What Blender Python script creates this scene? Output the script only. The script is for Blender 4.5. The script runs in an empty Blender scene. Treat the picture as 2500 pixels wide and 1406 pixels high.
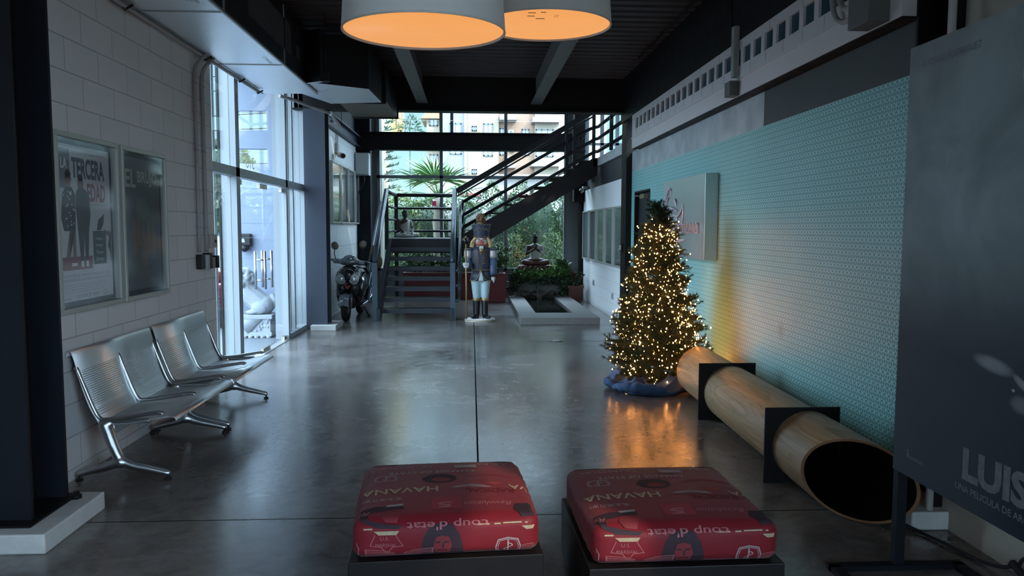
import bpy, bmesh, math, random
from mathutils import Vector, Matrix, Euler
random.seed(11)
SC = bpy.context.scene
COL = SC.collection
PI = math.pi
V = Vector

# ------------------------------------------------------------------ materials
MATS = {}
def nd(nt, t, **kw):
    n = nt.nodes.new(t)
    for k, v in kw.items():
        if k.startswith('i_'):
            key = k[2:]
            n.inputs[int(key) if key.isdigit() else key.replace('_', ' ')].default_value = v
        else: setattr(n, k, v)
    return n
def newmat(name):
    m = bpy.data.materials.new(name); m.use_nodes = True
    nt = m.node_tree; nt.nodes.clear()
    out = nt.nodes.new('ShaderNodeOutputMaterial')
    b = nt.nodes.new('ShaderNodeBsdfPrincipled')
    nt.links.new(b.outputs[0], out.inputs[0])
    MATS[name] = m
    return m, nt, b, out
def mth(nt, op, a, b=None, c=None):
    n = nt.nodes.new('ShaderNodeMath'); n.operation = op
    for i, v in enumerate((a, b, c)):
        if v is None: continue
        if hasattr(v, 'is_linked') or hasattr(v, 'links'): nt.links.new(v, n.inputs[i])
        else: n.inputs[i].default_value = v
    return n.outputs[0]
def mixc(nt, fac, a, b):
    n = nt.nodes.new('ShaderNodeMix'); n.data_type = 'RGBA'
    for s, v in ((n.inputs[0], fac), (n.inputs[6], a), (n.inputs[7], b)):
        if hasattr(v, 'links'): nt.links.new(v, s)
        else: s.default_value = v if isinstance(v, float) else (*v, 1) if len(v) == 3 else v
    return n.outputs[2]
def M(name, col, rough=.5, metal=0., var=0., vs=6., bump=0., bs=60., spec=.3, coat=0., dist=.004, emit=None, es=0.):
    if name in MATS: return MATS[name]
    m, nt, b, out = newmat(name)
    b.inputs['Base Color'].default_value = (*col, 1)
    b.inputs['Roughness'].default_value = rough
    b.inputs['Metallic'].default_value = metal
    b.inputs['Specular IOR Level'].default_value = spec
    b.inputs['Coat Weight'].default_value = coat
    tc = None
    if var or bump:
        tc = nd(nt, 'ShaderNodeTexCoord')
    if var:
        n = nd(nt, 'ShaderNodeTexNoise', i_Scale=vs, i_Detail=5.)
        nt.links.new(tc.outputs['Object'], n.inputs['Vector'])
        c = mixc(nt, n.outputs[0], tuple(x*(1-var) for x in col), tuple(min(1, x*(1+var)) for x in col))
        nt.links.new(c, b.inputs['Base Color'])
        r = mth(nt, 'MULTIPLY_ADD', n.outputs[0], .25, rough-.12)
        nt.links.new(r, b.inputs['Roughness'])
    if bump:
        n = nd(nt, 'ShaderNodeTexNoise', i_Scale=bs, i_Detail=4.)
        nt.links.new(tc.outputs['Object'], n.inputs['Vector'])
        bp = nd(nt, 'ShaderNodeBump', i_Strength=bump, i_Distance=dist)
        nt.links.new(n.outputs[0], bp.inputs['Height'])
        nt.links.new(bp.outputs[0], b.inputs['Normal'])
    if emit:
        b.inputs['Emission Color'].default_value = (*emit, 1)
        b.inputs['Emission Strength'].default_value = es
    return m
def glassmat(name, tint=(1, 1, 1), rough=0.0, refl=1.0, haze=0.0, hazecol=(.7, .8, .85)):
    m, nt, b, out = newmat(name)
    nt.nodes.remove(b)
    tr = nd(nt, 'ShaderNodeBsdfTransparent'); tr.inputs[0].default_value = (*tint, 1)
    gl = nd(nt, 'ShaderNodeBsdfGlossy'); gl.inputs['Roughness'].default_value = rough
    fr = nd(nt, 'ShaderNodeLayerWeight', i_Blend=.5)
    f = mth(nt, 'MULTIPLY', mth(nt, 'MULTIPLY_ADD', mth(nt, 'POWER', fr.outputs['Facing'], 5.), .96, .04), refl)
    mx = nd(nt, 'ShaderNodeMixShader')
    nt.links.new(f, mx.inputs[0]); nt.links.new(tr.outputs[0], mx.inputs[1]); nt.links.new(gl.outputs[0], mx.inputs[2])
    last = mx.outputs[0]
    if haze:
        df = nd(nt, 'ShaderNodeBsdfDiffuse'); df.inputs[0].default_value = (*hazecol, 1)
        m2 = nd(nt, 'ShaderNodeMixShader'); m2.inputs[0].default_value = haze
        nt.links.new(last, m2.inputs[1]); nt.links.new(df.outputs[0], m2.inputs[2]); last = m2.outputs[0]
    nt.links.new(last, out.inputs[0])
    return m
def emis(name, col, s):
    m, nt, b, out = newmat(name)
    b.inputs['Base Color'].default_value = (*[c*.5 for c in col], 1)
    b.inputs['Emission Color'].default_value = (*col, 1); b.inputs['Emission Strength'].default_value = s
    return m

# ------------------------------------------------------------------ mesh builder
class G:
    def __init__(s): s.bm = bmesh.new(); s.mi = 0
    def poly(s, pts):
        try:
            f = s.bm.faces.new([s.bm.verts.new(p) for p in pts]); f.material_index = s.mi; return f
        except ValueError: return None
    def box(s, x0, x1, y0, y1, z0, z1):
        v = [s.bm.verts.new((x, y, z)) for x in (x0, x1) for y in (y0, y1) for z in (z0, z1)]
        for q in ((0, 1, 3, 2), (4, 6, 7, 5), (0, 4, 5, 1), (2, 3, 7, 6), (0, 2, 6, 4), (1, 5, 7, 3)):
            f = s.bm.faces.new([v[i] for i in q]); f.material_index = s.mi
        return s
    def obox(s, c, size, rot=None):
        R = rot if isinstance(rot, Matrix) else Euler(rot or (0, 0, 0)).to_matrix()
        c = V(c); a, b, d = (k/2 for k in size)
        v = [s.bm.verts.new(c + R @ V((x, y, z))) for x in (-a, a) for y in (-b, b) for z in (-d, d)]
        for q in ((0, 1, 3, 2), (4, 6, 7, 5), (0, 4, 5, 1), (2, 3, 7, 6), (0, 2, 6, 4), (1, 5, 7, 3)):
            f = s.bm.faces.new([v[i] for i in q]); f.material_index = s.mi
        return s
    def bar(s, p, q, w, h, up=(0, 0, 1)):
        p, q = V(p), V(q); d = q-p; L = d.length; d.normalize()
        u = V(up); r = d.cross(u)
        if r.length < 1e-4: r = d.cross(V((1, 0, 0)))
        r.normalize(); u = r.cross(d)
        R = Matrix((r, d, u)).transposed()
        return s.obox((p+q)/2, (w, L, h), R)
    def tube(s, pts, r, n=8, caps=True, closed=False):
        pts = [V(p) for p in pts]; N = len(pts)
        rs = r if isinstance(r, (list, tuple)) else [r]*N
        rings = []; prev = None
        for i, p in enumerate(pts):
            if closed: t = pts[(i+1) % N]-pts[i-1]
            else: t = pts[min(i+1, N-1)]-pts[max(i-1, 0)]
            t.normalize()
            if prev is None:
                a = V((0, 0, 1)) if abs(t.z) < .9 else V((1, 0, 0))
                x = t.cross(a).normalized()
            else:
                x = prev - t*prev.dot(t)
                if x.length < 1e-5: x = t.cross(V((.3, .5, .8)))
                x.normalize()
            prev = x; y = t.cross(x)
            rings.append([s.bm.verts.new(p + (x*math.cos(2*PI*k/n)+y*math.sin(2*PI*k/n))*rs[i]) for k in range(n)])
        m = N if closed else N-1
        for i in range(m):
            A, B = rings[i], rings[(i+1) % N]
            for k in range(n):
                f = s.bm.faces.new((A[k], A[(k+1) % n], B[(k+1) % n], B[k])); f.material_index = s.mi; f.smooth = True
        if caps and not closed:
            for rg in (rings[0][::-1], rings[-1]):
                f = s.bm.faces.new(rg); f.material_index = s.mi
        return s
    def lathe(s, prof, c=(0, 0, 0), n=24, R=None, sx=1., sy=1., loop=False):
        c = V(c); R = R or Matrix.Identity(3); rings = []
        for r, h in prof:
            rings.append([s.bm.verts.new(c + R @ V((r*sx*math.cos(2*PI*k/n), r*sy*math.sin(2*PI*k/n), h))) for k in range(n)])
        for A, B in zip(rings, rings[1:]+([rings[0]] if loop else [])):
            if A is rings[-1] and not loop: break
            for k in range(n):
                f = s.bm.faces.new((A[k], A[(k+1) % n], B[(k+1) % n], B[k])); f.material_index = s.mi; f.smooth = True
        for rg, rr in (() if loop else ((rings[0][::-1], prof[0][0]), (rings[-1], prof[-1][0]))):
            f = s.bm.faces.new(rg); f.material_index = s.mi
        return s
    def ball(s, c, r, n=14, m=9, rot=None):
        if not isinstance(r, (tuple, list)): r = (r, r, r)
        R = rot if isinstance(rot, Matrix) else Euler(rot or (0, 0, 0)).to_matrix()
        c = V(c); rings = []
        top = s.bm.verts.new(c + R @ V((0, 0, r[2]))); bot = s.bm.verts.new(c + R @ V((0, 0, -r[2])))
        for i in range(1, m):
            a = PI*i/m
            rings.append([s.bm.verts.new(c + R @ V((r[0]*math.sin(a)*math.cos(2*PI*k/n), r[1]*math.sin(a)*math.sin(2*PI*k/n), r[2]*math.cos(a)))) for k in range(n)])
        fs = []
        for k in range(n):
            fs.append((top, rings[0][k], rings[0][(k+1) % n])); fs.append((bot, rings[-1][(k+1) % n], rings[-1][k]))
        for A, B in zip(rings, rings[1:]):
            for k in range(n): fs.append((A[k], B[k], B[(k+1) % n], A[(k+1) % n]))
        for q in fs:
            f = s.bm.faces.new(q); f.material_index = s.mi; f.smooth = True
        return s
    def cap(s, p, q, r0, r1=None, n=12):
        # capsule between two points (closed, for remeshing)
        r1 = r0 if r1 is None else r1
        p, q = V(p), V(q)
        s.tube([p+(q-p)*t for t in (0, .25, .5, .75, 1)], [r0+(r1-r0)*t for t in (0, .25, .5, .75, 1)], n)
        s.ball(p, r0, n, 8); s.ball(q, r1, n, 8); return s
    def prism(s, poly, O, ex, ey, en, d):
        # 2-D polygon in the frame (O, ex, ey) given thickness d along en
        O, ex, ey, en = V(O), V(ex), V(ey), V(en)
        a = [s.bm.verts.new(O+ex*x+ey*y) for x, y in poly]; b = [s.bm.verts.new(O+ex*x+ey*y+en*d) for x, y in poly]
        n = len(a)
        fl = [a[::-1], b]+[(a[i], a[(i+1) % n], b[(i+1) % n], b[i]) for i in range(n)]
        for q in fl:
            f = s.bm.faces.new(q); f.material_index = s.mi
        return s
    def flat(s, poly, O, ex, ey):
        O, ex, ey = V(O), V(ex), V(ey)
        return s.poly([O+ex*x+ey*y for x, y in poly])
    def grid(s, fn, nu, nv, smooth=True):
        vs = [[s.bm.verts.new(fn(i/nu, j/nv)) for j in range(nv+1)] for i in range(nu+1)]
        for i in range(nu):
            for j in range(nv):
                f = s.bm.faces.new((vs[i][j], vs[i+1][j], vs[i+1][j+1], vs[i][j+1])); f.material_index = s.mi; f.smooth = smooth
        return s
    def text(s, txt, O, ex, ey, w=None, h=.1, align='L', bold=0., shear=0., spacing=1., en=None, d=0.):
        cu = bpy.data.curves.new('t', 'FONT'); cu.body = txt; cu.size = 1; cu.offset = bold; cu.shear = shear
        cu.space_character = spacing; cu.resolution_u = 3
        if d: cu.extrude = .5
        o = bpy.data.objects.new('t', cu); COL.objects.link(o)
        bpy.context.view_layer.update()
        dg = bpy.context.evaluated_depsgraph_get()
        me = bpy.data.meshes.new_from_object(o.evaluated_get(dg))
        COL.objects.unlink(o); bpy.data.objects.remove(o)
        if len(me.vertices):
            xs = [v.co.x for v in me.vertices]; ys = [v.co.y for v in me.vertices]
            x0, x1, y0, y1 = min(xs), max(xs), min(ys), max(ys)
            sy = h/(y1-y0); sx = (w/(x1-x0)) if w else sy
            W = (x1-x0)*sx; off = {'L': 0, 'C': -W/2, 'R': -W}[align]
            O, ex, ey = V(O), V(ex), V(ey); en = V(en) if en else ex.cross(ey)
            vs = [s.bm.verts.new(O+ex*((v.co.x-x0)*sx+off)+ey*((v.co.y-y0)*sy)+en*((v.co.z+.5)*d if d else 0)) for v in me.vertices]
            for p in me.polygons:
                try:
                    f = s.bm.faces.new([vs[i] for i in p.vertices]); f.material_index = s.mi
                except ValueError: pass
        bpy.data.meshes.remove(me); return s
    def leaf(s, p, d, L, w, up=None, bend=0.):
        # a small folded leaf blade starting at p along d
        d = V(d).normalized(); u = V(up) if up else V((random.uniform(-1, 1), random.uniform(-1, 1), random.uniform(-.2, 1)))
        r = d.cross(u)
        if r.length < 1e-4: r = d.cross(V((1, .2, 0)))
        r.normalize(); n = r.cross(d)
        p = V(p); mid = p+d*L*.5+n*bend*L*.2
        a = s.bm.verts.new(p); b = s.bm.verts.new(mid+r*w*.5); c = s.bm.verts.new(p+d*L-n*bend*L*.3); e = s.bm.verts.new(mid-r*w*.5)
        f = s.bm.faces.new((a, b, c, e)); f.material_index = s.mi
    def build(s, name, mats, parent=None, smooth=None, bevel=0., bseg=2, remesh=0., rsmooth=0, matfn=None, subs=0, weld=False, fixn=True):
        me = bpy.data.meshes.new(name)
        if weld: bmesh.ops.remove_doubles(s.bm, verts=s.bm.verts, dist=1e-5)
        if fixn and len(s.bm.faces) < 60000: bmesh.ops.recalc_face_normals(s.bm, faces=s.bm.faces)
        s.bm.to_mesh(me); s.bm.free()
        mats = mats if isinstance(mats, (list, tuple)) else [mats]
        for m in mats: me.materials.append(m)
        if bevel or remesh or subs:
            o = bpy.data.objects.new(name+'_tmp', me); COL.objects.link(o)
            if remesh:
                md = o.modifiers.new('r', 'REMESH'); md.mode = 'VOXEL'; md.voxel_size = remesh; md.use_smooth_shade = True
                if rsmooth:
                    md = o.modifiers.new('s', 'SMOOTH'); md.iterations = rsmooth; md.factor = .5
            if bevel:
                md = o.modifiers.new('b', 'BEVEL'); md.width = bevel; md.segments = bseg; md.limit_method = 'ANGLE'; md.angle_limit = .6
                md.harden_normals = False
            if subs:
                md = o.modifiers.new('u', 'SUBSURF'); md.levels = subs; md.render_levels = subs
            bpy.context.view_layer.update()
            m2 = bpy.data.meshes.new_from_object(o.evaluated_get(bpy.context.evaluated_depsgraph_get()))
            COL.objects.unlink(o); bpy.data.objects.remove(o); bpy.data.meshes.remove(me); me = m2; me.name = name
            if remesh:
                me.materials.clear()
                for m in mats: me.materials.append(m)
        if smooth is not None:
            for p in me.polygons: p.use_smooth = smooth
        if matfn:
            for p in me.polygons: p.material_index = matfn(p.center, p.normal)
        o = bpy.data.objects.new(name, me); COL.objects.link(o)
        off = V((0, 0, 0))
        if parent:
            o.parent = parent
            q = parent
            while q: off += q.location; q = q.parent
            me.transform(Matrix.Translation(-off))
        else:
            xs = [v.co for v in me.vertices]
            if xs:
                c = V(((min(v.x for v in xs)+max(v.x for v in xs))/2, (min(v.y for v in xs)+max(v.y for v in xs))/2, min(v.z for v in xs)))
                me.transform(Matrix.Translation(-c)); o.location = c
        return o
def thing(name, label, cat, loc=(0, 0, 0), group=None):
    o = bpy.data.objects.new(name, None); o.empty_display_size = .1; COL.objects.link(o); o.location = loc
    o['label'] = label; o['category'] = cat
    if group: o['group'] = group
    return o
def tag(o, label, cat, group=None, kind=None):
    o['label'] = label; o['category'] = cat
    if group: o['group'] = group
    if kind: o['kind'] = kind
    return o
def struct(o, label=None):
    o['kind'] = 'structure'
    if label: o['label'] = label
    return o
def sthing(name, loc=(0, 0, 0)):
    o = bpy.data.objects.new(name, None); o.empty_display_size = .1; COL.objects.link(o); o.location = loc; o['kind'] = 'structure'; return o
def dup(o, loc, label=None, group=None, rotz=None):
    def cp(a, par):
        c = a.copy(); COL.objects.link(c)
        if par: c.parent = par
        for ch in list(a.children): cp(ch, c)
        return c
    r = cp(o, None); r.location = loc
    if rotz is not None: r.rotation_euler.z = rotz
    if label: r['label'] = label
    if group: r['group'] = group
    return r
def rnd(a, b): return random.uniform(a, b)

# ================================================================== MATERIALS
def floor_mat():
    m, nt, b, out = newmat('polished_concrete')
    geo = nd(nt, 'ShaderNodeNewGeometry'); L = nt.links.new
    sp = nd(nt, 'ShaderNodeSeparateXYZ'); L(geo.outputs['Position'], sp.inputs[0])
    n1 = nd(nt, 'ShaderNodeTexNoise', i_Scale=.9, i_Detail=8., i_Roughness=.62); L(geo.outputs['Position'], n1.inputs['Vector'])
    n2 = nd(nt, 'ShaderNodeTexNoise', i_Scale=7., i_Detail=9., i_Roughness=.7, i_Distortion=.6); L(geo.outputs['Position'], n2.inputs['Vector'])
    n3 = nd(nt, 'ShaderNodeTexNoise', i_Scale=38., i_Detail=6., i_Roughness=.7); L(geo.outputs['Position'], n3.inputs['Vector'])
    mix = mth(nt, 'ADD', mth(nt, 'MULTIPLY', n1.outputs[0], .55), mth(nt, 'MULTIPLY', n2.outputs[0], .45))
    r = nd(nt, 'ShaderNodeValToRGB'); r.color_ramp.elements[0].position = .36; r.color_ramp.elements[1].position = .64
    r.color_ramp.elements[0].color = (.066, .057, .051, 1); r.color_ramp.elements[1].color = (.20, .185, .173, 1)
    L(mix, r.inputs[0])
    def line(coord, at, w): return mth(nt, 'LESS_THAN', mth(nt, 'ABSOLUTE', mth(nt, 'SUBTRACT', coord, at)), w)
    wob = mth(nt, 'MULTIPLY_ADD', n2.outputs[0], .03, -.015)
    X = mth(nt, 'ADD', sp.outputs[0], mth(nt, 'MULTIPLY', wob, .25)); Y = mth(nt, 'ADD', sp.outputs[1], mth(nt, 'MULTIPLY', wob, .3))
    l1 = line(X, .045, .006); l2 = line(Y, 4.12, .005)
    l3 = mth(nt, 'MULTIPLY', line(Y, 10.62, .016), mth(nt, 'GREATER_THAN', sp.outputs[0], .68))
    ln = mth(nt, 'MAXIMUM', mth(nt, 'MAXIMUM', l1, l2), mth(nt, 'MULTIPLY', l3, .6))
    c = mixc(nt, ln, r.outputs[0], (.012, .012, .013)); L(c, b.inputs['Base Color'])
    # patchy burnish: trowel marks and scuffs
    rr = nd(nt, 'ShaderNodeMapRange', i_From_Min=.34, i_From_Max=.68, i_To_Min=.15, i_To_Max=.28); L(mix, rr.inputs[0])
    sc = nd(nt, 'ShaderNodeMapRange', i_From_Min=.55, i_From_Max=.75, i_To_Min=0., i_To_Max=.035); L(n3.outputs[0], sc.inputs[0])
    L(mth(nt, 'MAXIMUM', mth(nt, 'ADD', rr.outputs[0], sc.outputs[0]), mth(nt, 'MULTIPLY', ln, .95)), b.inputs['Roughness'])
    L(mth(nt, 'SUBTRACT', 1., ln), b.inputs['Specular IOR Level'])
    bp = nd(nt, 'ShaderNodeBump', i_Strength=.075, i_Distance=.001)
    h = mth(nt, 'ADD', mth(nt, 'MULTIPLY', n2.outputs[0], .8), mth(nt, 'MULTIPLY', n3.outputs[0], .22))
    L(h, bp.inputs['Height']); L(bp.outputs[0], b.inputs['Normal'])
    b.inputs['Specular IOR Level'].default_value = 1.0
    return m
def block_mat(name, col, joint, axis='Y', bw=.43, rh=.208, zo=.07, jl=.0045, bump=.5, phase=0.):
    m, nt, b, out = newmat(name); L = nt.links.new
    geo = nd(nt, 'ShaderNodeNewGeometry'); sp = nd(nt, 'ShaderNodeSeparateXYZ'); L(geo.outputs['Position'], sp.inputs[0])
    cb = nd(nt, 'ShaderNodeCombineXYZ')
    a = sp.outputs[1] if axis == 'Y' else sp.outputs[0]
    L(mth(nt, 'ADD', a, 20*bw+phase), cb.inputs[0]); L(mth(nt, 'ADD', sp.outputs[2], -zo+2*rh), cb.inputs[1])
    br = nd(nt, 'ShaderNodeTexBrick', i_Scale=1., i_Mortar_Size=jl, i_Mortar_Smooth=.35, i_Brick_Width=bw, i_Row_Height=rh)
    br.offset = .5
    br.inputs['Color1'].default_value = (*col, 1); br.inputs['Color2'].default_value = (*[c*.93 for c in col], 1); br.inputs['Mortar'].default_value = (*joint, 1)
    L(cb.outputs[0], br.inputs['Vector'])
    n = nd(nt, 'ShaderNodeTexNoise', i_Scale=45., i_Detail=6.); L(geo.outputs['Position'], n.inputs['Vector'])
    n2 = nd(nt, 'ShaderNodeTexNoise', i_Scale=1.3, i_Detail=3.); L(geo.outputs['Position'], n2.inputs['Vector'])
    c = mixc(nt, mth(nt, 'MULTIPLY', n2.outputs[0], .28), br.outputs[0], tuple(k*.72 for k in col)); L(c, b.inputs['Base Color'])
    b.inputs['Roughness'].default_value = .55
    h = mth(nt, 'ADD', mth(nt, 'MULTIPLY', br.outputs['Fac'], -1.), mth(nt, 'MULTIPLY', n.outputs[0], .28))
    bp = nd(nt, 'ShaderNodeBump', i_Strength=bump, i_Distance=.008); L(h, bp.inputs['Height']); L(bp.outputs[0], b.inputs['Normal'])
    return m
def paper_mat():
    m, nt, b, out = newmat('star_wallpaper'); L = nt.links.new
    geo = nd(nt, 'ShaderNodeNewGeometry'); sp = nd(nt, 'ShaderNodeSeparateXYZ'); L(geo.outputs['Position'], sp.inputs[0])
    s = .052; px, py = s, s*math.sqrt(3)
    def wrap(v, o, per):
        return mth(nt, 'SUBTRACT', mth(nt, 'WRAP', mth(nt, 'ADD', v, o), per, 0.), per/2)
    xa, ya = wrap(sp.outputs[1], 0, px), wrap(sp.outputs[2], 0, py)
    xb, yb = wrap(sp.outputs[1], px/2, px), wrap(sp.outputs[2], py/2, py)
    def l2(x, y): return mth(nt, 'ADD', mth(nt, 'MULTIPLY', x, x), mth(nt, 'MULTIPLY', y, y))
    da, db = l2(xa, ya), l2(xb, yb)
    pick = mth(nt, 'LESS_THAN', db, da)
    def sel(a_, b_): return mth(nt, 'ADD', mth(nt, 'MULTIPLY', b_, pick), mth(nt, 'MULTIPLY', a_, mth(nt, 'SUBTRACT', 1., pick)))
    x, y = sel(xa, xb), sel(ya, yb)
    ang = mth(nt, 'ARCTAN2', x, y)          # spokes straight up and every 60 degrees
    f = mth(nt, 'SUBTRACT', mth(nt, 'WRAP', mth(nt, 'ADD', ang, PI/6+PI*4), PI/3, 0.), PI/6)
    r = mth(nt, 'SQRT', l2(x, y))
    dist = mth(nt, 'ABSOLUTE', mth(nt, 'MULTIPLY', r, mth(nt, 'SINE', f)))
    ln = nd(nt, 'ShaderNodeMapRange', i_From_Min=.0028, i_From_Max=.0048, i_To_Min=1., i_To_Max=0.); L(dist, ln.inputs[0])
    n = nd(nt, 'ShaderNodeTexNoise', i_Scale=2.2, i_Detail=3.); L(geo.outputs['Position'], n.inputs['Vector'])
    # scuff left on the paper near the pipe
    v = nd(nt, 'ShaderNodeVectorMath', operation='DISTANCE'); L(geo.outputs['Position'], v.inputs[0]); v.inputs[1].default_value = (2.54, 6.05, .77)
    sm = nd(nt, 'ShaderNodeMapRange', i_From_Min=.01, i_From_Max=.09, i_To_Min=.45, i_To_Max=0.); L(v.outputs['Value'], sm.inputs[0])
    c1 = mixc(nt, ln.outputs[0], (.066, .315, .335), (.40, .68, .65))
    c2 = mixc(nt, mth(nt, 'MULTIPLY', n.outputs[0], .3), c1, (.08, .20, .22))
    c3 = mixc(nt, sm.outputs[0], c2, (.05, .07, .09))
    L(c3, b.inputs['Base Color']); b.inputs['Roughness'].default_value = .42; b.inputs['Specular IOR Level'].default_value = .45
    return m
def wood_mat(name, c0, c1, scale=(1, 1, 1), rough=.42, rings=9., fine=(26., 1.1, 26.)):
    m, nt, b, out = newmat(name); L = nt.links.new
    tc = nd(nt, 'ShaderNodeTexCoord'); mp = nd(nt, 'ShaderNodeMapping'); mp.inputs['Scale'].default_value = scale
    L(tc.outputs['Object'], mp.inputs[0])
    n = nd(nt, 'ShaderNodeTexNoise', i_Scale=1.5, i_Detail=2., i_Distortion=.5); L(mp.outputs[0], n.inputs['Vector'])
    w = mth(nt, 'FRACT', mth(nt, 'MULTIPLY', n.outputs[0], rings))
    m2 = nd(nt, 'ShaderNodeMapping'); m2.inputs['Scale'].default_value = fine; L(tc.outputs['Object'], m2.inputs[0])
    n2 = nd(nt, 'ShaderNodeTexNoise', i_Scale=1.6, i_Detail=6., i_Roughness=.65); L(m2.outputs[0], n2.inputs['Vector'])
    f = mth(nt, 'ADD', mth(nt, 'MULTIPLY', mth(nt, 'POWER', w, 3.), .38), mth(nt, 'MULTIPLY_ADD', n2.outputs[0], 1.5, -.45))
    c = mixc(nt, f, c1, c0); L(c, b.inputs['Base Color'])
    b.inputs['Roughness'].default_value = rough
    return m
def world():
    w = bpy.data.worlds.new('daylight'); SC.world = w; w.use_nodes = True
    nt = w.node_tree; nt.nodes.clear(); L = nt.links.new
    out = nt.nodes.new('ShaderNodeOutputWorld'); bg = nt.nodes.new('ShaderNodeBackground')
    tc = nd(nt, 'ShaderNodeTexCoord'); sp = nd(nt, 'ShaderNodeSeparateXYZ'); L(tc.outputs['Generated'], sp.inputs[0])
    r = nd(nt, 'ShaderNodeValToRGB'); cr = r.color_ramp
    cr.elements[0].position = 0.; cr.elements[0].color = (.040, .060, .064, 1)
    cr.elements[1].position = 1.; cr.elements[1].color = (.62, .80, 1., 1)
    e = cr.elements.new(.10); e.color = (.031, .056, .066, 1)
    e = cr.elements.new(.24); e.color = (.028, .053, .068, 1)
    e = cr.elements.new(.52); e.color = (.54, .79, 1., 1)
    L(sp.outputs[2], r.inputs[0])
    # sky brightened out of view to fill the hall, dimmer on the garden side
    k = nd(nt, 'ShaderNodeMapRange', i_From_Min=.50, i_From_Max=.86); k.interpolation_type = 'SMOOTHSTEP'; L(sp.outputs[1], k.inputs[0])
    up_ = nd(nt, 'ShaderNodeMapRange', i_From_Min=-.02, i_From_Max=.02); L(sp.outputs[2], up_.inputs[0])
    hz = mixc(nt, up_.outputs[0], (.1, .11, .12), (.40, .55, .70))
    L(mixc(nt, k.outputs[0], hz, r.outputs[0]), bg.inputs[0]); bg.inputs[1].default_value = SKY
    L(bg.outputs[0], out.inputs[0])
SKY = 4.5
EXPO = 2.0
world()
FLOOR = floor_mat()
BLOCK = block_mat('painted_block_grey', (.66, .645, .64), (.36, .355, .35))
BLOCKW = block_mat('painted_block_white', (.72, .78, .79), (.34, .38, .39), bw=.40, rh=.40, zo=.05, bump=.35)
BLOCKS = block_mat('painted_block_white_low', (.86, .89, .89), (.64, .68, .68), bw=4., rh=.2, zo=.05, bump=.4)
PAPER = paper_mat()
NAVY = M('navy_steel', (.006, .008, .012), .55, 0, .25, 8, .1, 30, spec=.2)
NAVYL = M('blue_grey_steel', (.044, .055, .076), .45, 0, .12, 3, .08, 30)
BLACK = M('black_steel', (.0065, .0065, .007), .55, 0, .2, 6, spec=.18)
STAIR = M('stair_steel', (.020, .028, .036), .38, 0, .2, 9, .06, 40)
STAIRB = M('stair_steel_dark', (.006, .0075, .0095), .45, 0, .2, 9)
RAIL = M('rail_steel', (.05, .072, .09), .32, .35, .1, 9)
DECK = M('roof_deck', (.062, .054, .056), .5, .0, .2, 5)
JOIST = M('joist_grey', (.125, .118, .116), .5, 0, .1, 5)
WHITEF = M('white_frame', (.30, .335, .355), .42, 0, .05, 5)
WHITEP = M('white_plaster', (.50, .50, .49), .6, 0, .1, 3, .15, 40)
CURB = M('curb_paint', (.50, .50, .48), .6, 0, .22, 14, .3, 40)
BEIGE = M('beige_wall', (.36, .34, .28), .6, 0, .06, 3, .1, 60)
DGREY = M('dark_grey_paint', (.058, .068, .070), .6, 0, .1, 3)
CEMENT = M('patched_cement', (.42, .47, .48), .75, 0, .55, 3.2, .2, 30)
GREYW = M('grey_plaster', (.23, .26, .275), .65, 0, .08, 3)
GLASS = glassmat('window_glass', refl=.6)
PGLASS = glassmat('poster_glass', refl=1.1, rough=.07, haze=.03, hazecol=(.62, .74, .78))  # haze mixes a pale veil of reflected light into the glass colour
STEELB = M('brushed_steel', (.58, .61, .62), .24, 1., .06, 30, .03, 120)
CHROME = M('polished_alloy', (.42, .44, .45), .32, 1.)
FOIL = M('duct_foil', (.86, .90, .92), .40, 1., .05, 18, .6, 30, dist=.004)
FOIL_SHADE = M('duct_foil_shaded', (.012, .0135, .016), .5, .2, .2, 8, .3, 20)  # near-black copy of the foil for duct faces in shade
TIN = M('galvanised_tin', (.5, .5, .5), .45, 1., .15, 12)
GALV = M('conduit_paint', (.34, .335, .33), .5, 0, .08, 8)
LGREY = M('light_grey_metal', (.36, .39, .38), .5, 0, .06, 8)
FRAMEA = M('frame_alloy', (.40, .42, .38), .42, .25, .05, 20)
BLACKP = M('black_plastic', (.012, .012, .014), .4)
RUB = M('black_rubber', (.012, .012, .012), .75)
RED = M('cushion_red', (.155, .0055, .012), .62, 0, .14, 5, .25, 300, dist=.0015)
for n_ in RED.node_tree.nodes:
    if n_.type == 'BSDF_PRINCIPLED': n_.inputs['Sheen Weight'].default_value = .06; n_.inputs['Sheen Roughness'].default_value = .45
P_CREAM = M('print_cream', (.36, .28, .18), .7, var=.3, vs=60)
P_PINK = M('print_pink', (.33, .11, .12), .7, var=.25, vs=50)
P_ROSE = M('print_rose', (.26, .035, .042), .7)
P_GREY = M('print_grey', (.31, .25, .25), .7, var=.2, vs=50)
P_DARK = M('print_dark', (.030, .016, .022), .7)
P_DRED = M('print_dark_red', (.11, .008, .016), .7)
PLINTH = M('plinth_laminate', (.007, .006, .006), .45, 0, .3, 12, spec=.2)
OAK = wood_mat('oak_veneer', (.15, .088, .040), (.42, .29, .16), (3.2, .38, 3.2), .45, 12.)
OAKE = M('oak_edge', (.20, .105, .05), .5, var=.2, vs=20)
DECKB = M('black_board', (.005, .005, .0055), .55, spec=.2)
LAMPO = M('lamp_fabric', (.78, .80, .77), .7, 0, .04, 20, .1, 200)
NEEDLE = M('pine_needles', (.020, .042, .018), .6, 0, .4, 30)
BARK = M('bark', (.045, .030, .018), .8, 0, .3, 30)
BULB = emis('warm_bulb', (1., .37, .085), 17.)
WIRE = M('green_wire', (.01, .02, .01), .5)
FLEECE = M('blue_fleece', (.045, .085, .165), .9, 0, .12, 12, .4, 200, dist=.003)
TERRA = M('dark_terracotta', (.11, .045, .035), .6, 0, .15, 14)
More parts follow.
